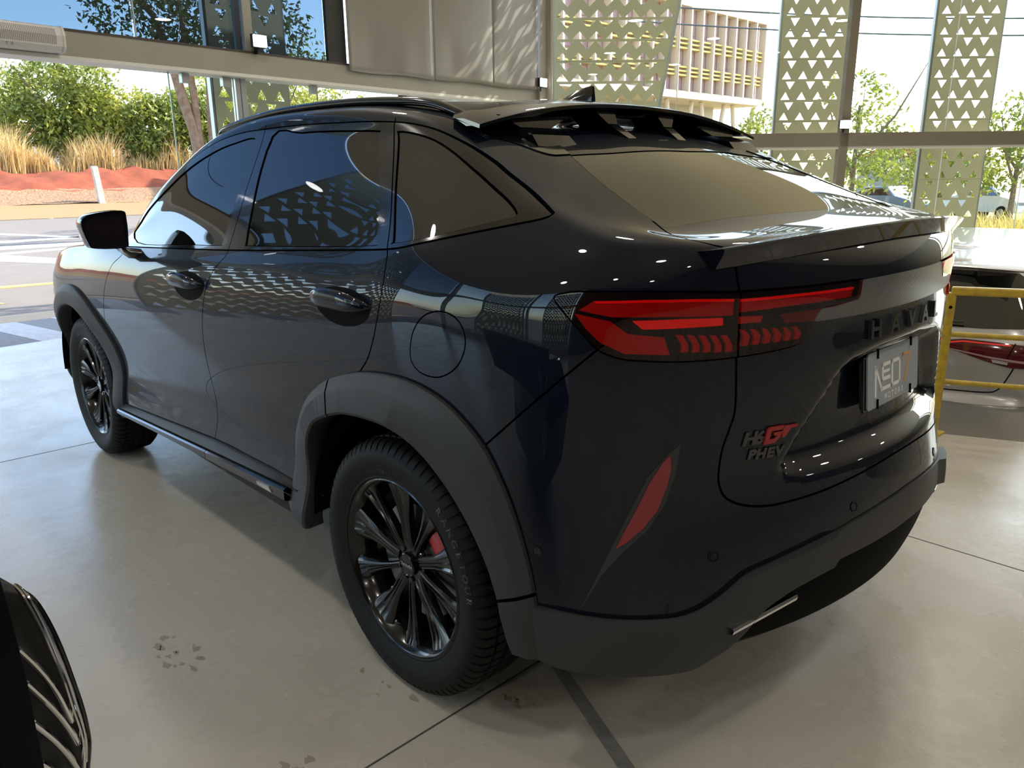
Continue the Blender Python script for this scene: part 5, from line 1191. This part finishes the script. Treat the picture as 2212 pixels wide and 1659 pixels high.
# ---------------------------------------------------------------- other cars
def loft_body(rows, nu=8, nv=8):
    """rows (bottom to top): list of (x, y, z) from the side to the rear centre; left half"""
    A = np.array(rows, float); A = np.swapaxes(A, 0, 1); M = A[::-1][1:4]*np.array([1, -1, 1.])
    B = _bsp(np.concatenate([A, M]), nu)[:(A.shape[0]-1)*nu+1]; B = np.swapaxes(B, 0, 1); C = _bsp(B, nv); S = np.swapaxes(C, 0, 1); S[-1, :, 1] = 0
    du = np.gradient(S, axis=0); dv = np.gradient(S, axis=1); Nn = np.cross(du, dv); Nn /= np.maximum(np.linalg.norm(Nn, axis=2, keepdims=True), 1e-9)
    if Nn[2, len(Nn[0])//4, 1] < 0: Nn = -Nn
    return S, Nn
def hatchback():
    global S, N, car
    keep = (S, N, car)
    W0 = Vector((.25, -3.32, -.62)); root = empty('hatchback', tuple(W0), math.radians(-84)); tag(root, 'silver grey hatchback parked behind the yellow guard rail', 'car')
    silver = mat('silver_paint', (.40, .39, .37), .28, .55, coat=.8)
    rows = []
    for z, x0, hw, rc in ((.20, .10, .78, .12), (.32, .02, .85, .16), (.45, -.01, .875, .2), (.58, -.005, .885, .22), (.64, .03, .885, .22), (.76, .045, .885, .22), (.88, .055, .88, .22), (.97, .075, .865, .22), (1.03, .10, .845, .22), (1.08, .125, .82, .2), (1.22, .215, .745, .18), (1.36, .31, .67, .16), (1.41, .34, .64, .15), (1.425, .30, .63, .14), (1.44, .29, .62, .14), (1.47, .36, .61, .14), (1.495, .6, .60, .14), (1.505, .95, .58, .14)):
        r = [(3.0, hw, z), (2.0, hw, z), (1.2, hw, z), (x0+.75, hw, z), (x0+.42, hw-.012, z), (x0+.22, hw-.05, z), (x0+.10, hw-.15, z), (x0+.05, hw-.30, z), (x0+.02, .33, z), (x0+.005, .16, z), (x0, 0, z)]
        if z > 1.46: r = [(3.0, hw, z), (2.0, hw, z), (1.4, hw, z), (max(1.0, x0+.6), hw, z), (x0+.45, hw-.012, z), (x0+.3, hw-.05, z), (x0+.15, hw-.15, z), (x0+.06, hw-.30, z), (x0+.02, .27, z), (x0+.005, .13, z), (x0, 0, z)]
        rows.append(r)
    S, N = loft_body(rows, 7, 7)
    car = root
    sh = Sheet(S, N); fs = list(sh.bm.faces); faces_to_obj('body', fs, sh.ln, silver, root, 0, 0, 'merge'); sh.bm.free()
    # roof lid closing the loft
    top = [tuple(p) for p in S[:, -1]]; mb = MB(); G = [[(p[0], p[1]*k, p[2]+.012*(1-k*k)) for k in np.linspace(1, -1, 9)] for p in top]; mb.grid(G); mb.build('roof', silver, root, smooth=True, angle=60)
    pr = lambda c: c[0] < .8
    gate = overlay('rear_window', [(0, 1.055), (.45, 1.06), (.66, 1.07), (.735, 1.10), (.70, 1.20), (.62, 1.345), (.56, 1.385), (.3, 1.40), (0, 1.402), (-.05, 1.402), (-.05, 1.055)], 'R', tint, .003, .004, 'merge', pred=pr)
    gm = mat('gap_black')
    def line(name, pts, w, m, off=.0012):
        P_ = dense(pts, False, 4); a = offset2(P_, w, False); b = offset2(P_, -w, False); overlay(name, list(map(tuple, a)) + list(map(tuple, b[::-1])), 'R', m, off, .001, 'two', pred=pr)
    line('tailgate_gap', [(.70, 1.03), (.685, .95), (.66, .85), (.62, .74), (.585, .685), (.52, .665), (.3, .655), (.1, .650), (0, .649)], .004, gm)
    lamp = overlay('tail_lamp', [(.235, .945), (.275, .975), (.36, .99), (.55, .985), (.70, .975), (.86, .955), (.87, .90), (.80, .835), (.64, .835), (.50, .865), (.36, .905)], 'R', mat('dark_red_lamp', (.07, .004, .008), .1, coat=1.), .006, .01, 'two', pred=lambda c: c[0] < .55)
    overlay('lamp_line', [(.27, .962), (.36, .979), (.62, .974), (.62, .967), (.36, .971), (.28, .955)], 'R', redhot, .009, .002, 'two', parents=lamp, pred=pr)
    overlay('lamp_strip', [(.30, .925), (.50, .898), (.80, .872), (.80, .858), (.52, .884), (.32, .915)], 'R', mat('lamp_grey', (.30, .20, .20), .2), .008, .002, 'two', parents=lamp, pred=pr)
    overlay('reversing_light', [(.53, .88), (.62, .87), (.62, .852), (.54, .862)], 'R', clearlamp, .009, .002, 'two', parents=lamp, pred=pr)
    line('lamp_gap', [(.64, .985), (.60, .85)], .003, gm, .0075)
    overlay('bumper_cladding', [(-.05, .29), (.4, .29), (.87, .31), (.87, .20), (-.05, .20)], 'R', plast2, .008, .01, 'merge', pred=pr)
    overlay('bumper_step', [(-.05, .615), (.45, .618), (.55, .635), (.66, .70), (.80, .72), (.87, .72), (.87, .625), (.75, .60), (.45, .585), (-.05, .58)], 'R', silver, .010, .02, 'merge', pred=pr)
    overlay('reflector', [(.46, .300), (.60, .315), (.80, .325), (.80, .300), (.62, .285), (.48, .29)], 'R', mat('reflector_bright', (.35, .01, .015), .25, coat=.5), .014, .006, 'two', pred=pr)
    for y, z, r in ((.56, .52, .011), (.30, .415, .035)):
        for sg in (1, -1):
            o = overlay('parking_sensor' if r < .02 else 'tow_cover', [(y*1+r*1.05*math.cos(a), z+r*math.sin(a)) for a in np.linspace(0, 6.28, 17)[:-1]], 'R', silver, .0025, .003, 'one', pred=pr)
            if sg < 0: o.scale = (1, -1, 1)
    mb = MB(); mb.tube([(.095, .02, 1.075), (.10, -.05, 1.085), (.105, -.35, 1.10)], [.012, .010, .006], 8); mb.build('rear_wiper', blackm, root, smooth=True)
    mb = MB(); G = [[(x, y, 1.405+h-.012*(y/.62)**2) for x, h in ((.60, .085), (.40, .068), (.245, .040), (.24, .032), (.30, .018))] for y in np.linspace(-.61, .61, 15)]; mb.grid(G); mb.build('roof_spoiler', silver, root, smooth=True, angle=40)
    tyre = MB().lathe([(.20, -.10), (.30, -.105), (.315, -.08), (.315, .08), (.30, .105), (.20, .10)], 40)
    for x, y in ((.75, .77), (.75, -.77), (3.0, .77), (3.0, -.77)):
        w = empty('wheel', (x, y, .315), 0, root); t_ = bpy.data.objects.get('tyre_hatch')
        MB().lathe([(.20, -.10), (.30, -.105), (.315, -.08), (.315, .08), (.30, .105), (.20, .10)], 36).build('tyre', rubber, w, smooth=True, angle=40); MB().lathe([(.205, .09), (.19, .06), (.05, .07), (0, .07)], 30).build('rim', alu, w, smooth=True, angle=40)
    S, N, car = keep
hatchback()
# small parked cars seen through the right glass
def parked(label, x, y, rz, col, nm):
    root = empty('parked_car', (x, y, -.66), rz); tag(root, label, 'car', 'cars parked outside')
    pm_ = mat(nm, col, .25, .3, coat=1.)
    prof = [(-2.1, .35), (-2.15, .75), (-1.95, .92), (-1.35, .98), (-.6, 1.40), (.5, 1.42), (1.15, 1.02), (1.95, .86), (2.12, .62), (2.1, .33)]
    G = []
    for t, k in ((-.84, .97), (-.80, 1.0), (-.62, 1.0), (0, 1.01), (.62, 1.0), (.80, 1.0), (.84, .97)):
        G.append([(px*(1 if abs(t) < .7 else .985), t*(.78 if pz > 1.2 else 1), .35+(pz-.35)*k) for px, pz in prof])
    mb = MB(); mb.grid(G); mb.add(G[0], [tuple(range(10))]); mb.add(G[-1], [tuple(range(10))]); mb.build('body', pm_, root, smooth=True, angle=50)
    for sg in (-1, 1):
        mb = MB(); q = [(-1.2, 1.02), (-.58, 1.34), (.45, 1.36), (1.0, 1.03)]; mb.add([(a, sg*((.845 if b < 1.1 else .675)), b) for a, b in q], [(0, 1, 2, 3)]); mb.build('side_window', tint, root, solid=.01)
    for x_ in (-1.3, 1.3):
        for sg in (-1, 1):
            w = empty('wheel', (x_, sg*.78, .31), 0, root); MB().lathe([(0, .09*sg), (.19, .09*sg), (.2, .10*sg), (.31, .08*sg), (.31, -.1*sg)], 24).build('tyre', rubber, w); MB().lathe([(0, .095*sg), (.18, .102*sg), (.19, .095*sg)], 20).build('rim', alu, w)
    for sg in (-1, 1): MB().box((2.05, .6*sg, .72), (.12, .3, .12)).build('headlamp', clearlamp, root)
parked('silver white car parked left of the blue-grey car outside', 17.3, -37.4, math.radians(150), (.60, .60, .60), 'car_silver')
parked('blue-grey parked car outside between the screens', 13.0, -36.0, math.radians(160), (.16, .20, .26), 'car_bluegrey')
parked('white parked car outside at the right edge', 8.9, -37.2, math.radians(150), (.75, .75, .74), 'car_white')
parked('dark parked car outside at the extreme right', 4.6, -37.6, math.radians(155), (.05, .055, .06), 'car_dark')
# nose of the black car at the lower left
def nose():
    HE = [(-.455, 1.866, .969), (-.465, 1.863, .903), (-.476, 1.861, .843), (-.486, 1.86, .791), (-.496, 1.86, .737), (-.506, 1.862, .684), (-.516, 1.863, .63), (-.525, 1.866, .576)]
    C1 = [(-.329, 1.827, .814), (-.339, 1.82, .809), (-.349, 1.812, .797), (-.359, 1.803, .766), (-.37, 1.794, .717), (-.38, 1.788, .661), (-.39, 1.784, .614), (-.399, 1.784, .571), (-.407, 1.788, .548), (-.414, 1.799, .507)]
    C2 = [(-.348, 1.834, .834), (-.358, 1.828, .823), (-.367, 1.823, .803), (-.377, 1.814, .763), (-.388, 1.806, .707), (-.397, 1.801, .671), (-.407, 1.798, .622), (-.416, 1.795, .575), (-.423, 1.804, .516)]
    BR = [[(-.446, 1.856, .782), (-.434, 1.837, .738), (-.421, 1.818, .682), (-.408, 1.805, .623), (-.395, 1.792, .556)], [(-.456, 1.856, .732), (-.441, 1.835, .682), (-.427, 1.815, .627), (-.411, 1.80, .567), (-.395, 1.791, .508)], [(-.466, 1.859, .673), (-.446, 1.834, .616), (-.425, 1.813, .553), (-.404, 1.799, .492)], [(-.474, 1.860, .61), (-.452, 1.834, .553), (-.430, 1.813, .49), (-.41, 1.80, .43)]]
    root = empty('black_car_nose', (-.1, 2.1, 0)); tag(root, 'front end of a black car with chrome-edged grille at the lower left corner', 'car'); inv = Vector(root.location)
    lf = Vector((.688, .725, 0))                                     # away from the frame, towards the car's body
    def dn(P_, n=5): return [Vector(p)-inv for p in dense3(P_, n)]
    def dense3(P_, n):
        E = np.array(P_); t = np.linspace(0, len(E)-1, (len(E)-1)*n+1); return _bsp(E, n)
    he = dn(HE); 
    prof = [(0, 0, 0), (.012, .006, .0), (.05, .012, 0), (.15, .0, 0), (.45, -.01, 0), (.9, -.03, 0), (1.3, -.06, 0)]
    mb = MB(); G = []
    for p in he:
        G.append([tuple(p + lf*a + Vector((.725, -.688, 0))*(-b*3)) for a, b, _ in prof])
    mb.grid(G); mb.build('bonnet_edge', mat('black_bonnet', (.004, .004, .006), .25, 0, .12), root, smooth=True, angle=60)
    back = [p + Vector((.04, .03, -.02)) for p in he]
    c2 = dn(C2); n = min(len(c2), len(he))
    idx = np.linspace(0, len(he)-1, 30); A = [he[int(round(i))]+lf*.03+Vector((.03, .0, 0)) for i in idx]; B = [c2[int(round(i))] for i in np.linspace(0, len(c2)-1, 30)]
    mb = MB(); mb.grid([[tuple(a.lerp(b, t)+Vector((.03, .02, 0))*math.sin(math.pi*t)) for t in np.linspace(0, 1, 7)] for a, b in zip(A, B)]); mb.build('grille_backing', mat('grille_dark', (.012, .012, .012), .3), root, smooth=True, angle=80)
    MB().tube(c2, .0035, 8).build('grille_chrome', chrome, root, smooth=True)
    c1 = dn(C1); MB().tube(c1, .0045, 8).build('grille_frame', black, root, smooth=True)
    MB().tube([a*.5+b*.5+Vector((.0, 0, .004)) for a, b in zip(c1[:len(c2)], c2)], .0032, 8).build('grille_chrome', chrome, root, smooth=True)
    for b in BR:
        q = dn(b); mb = MB(); mb.tube(q, .0042, 8); mb.build('grille_bar', chrome, root, smooth=True); mb = MB(); mb.tube([p+Vector((-.003, .006, .011)) for p in q], .0026, 8); mb.build('grille_bar', darkchrome, root, smooth=True)
    # the rest of the front: bumper mass below and behind, outside the frame
    mb = MB(); c = he[-1]
    sec = [c+Vector((.03, .03, -.05)), c+lf*.2+Vector((.03, .0, -.40)), c+lf*1.2+Vector((0, 0, -.45)), c+lf*1.2+Vector((0, 0, .25)), c+lf*.35+Vector((0, 0, .25))]
    dpt = Vector((.725, -.688, 0)); mb.add([tuple(p) for p in sec]+[tuple(p-dpt*.5) for p in sec], [(0, 1, 2, 3, 4), (5, 6, 7, 8, 9), (0, 1, 6, 5), (1, 2, 7, 6), (2, 3, 8, 7), (3, 4, 9, 8), (4, 0, 5, 9)]); mb.build('bumper', black, root, bevel=.03)
    for k in (.45,):
        w = empty('wheel', tuple(c+lf*.95-dpt*.30+inv*0), 0, root); w.location.z = .33
        MB().lathe([(0, .09), (.20, .09), (.30, .10), (.33, .07), (.33, -.1)], 32).build('tyre', rubber, w, smooth=True, angle=40)
nose()
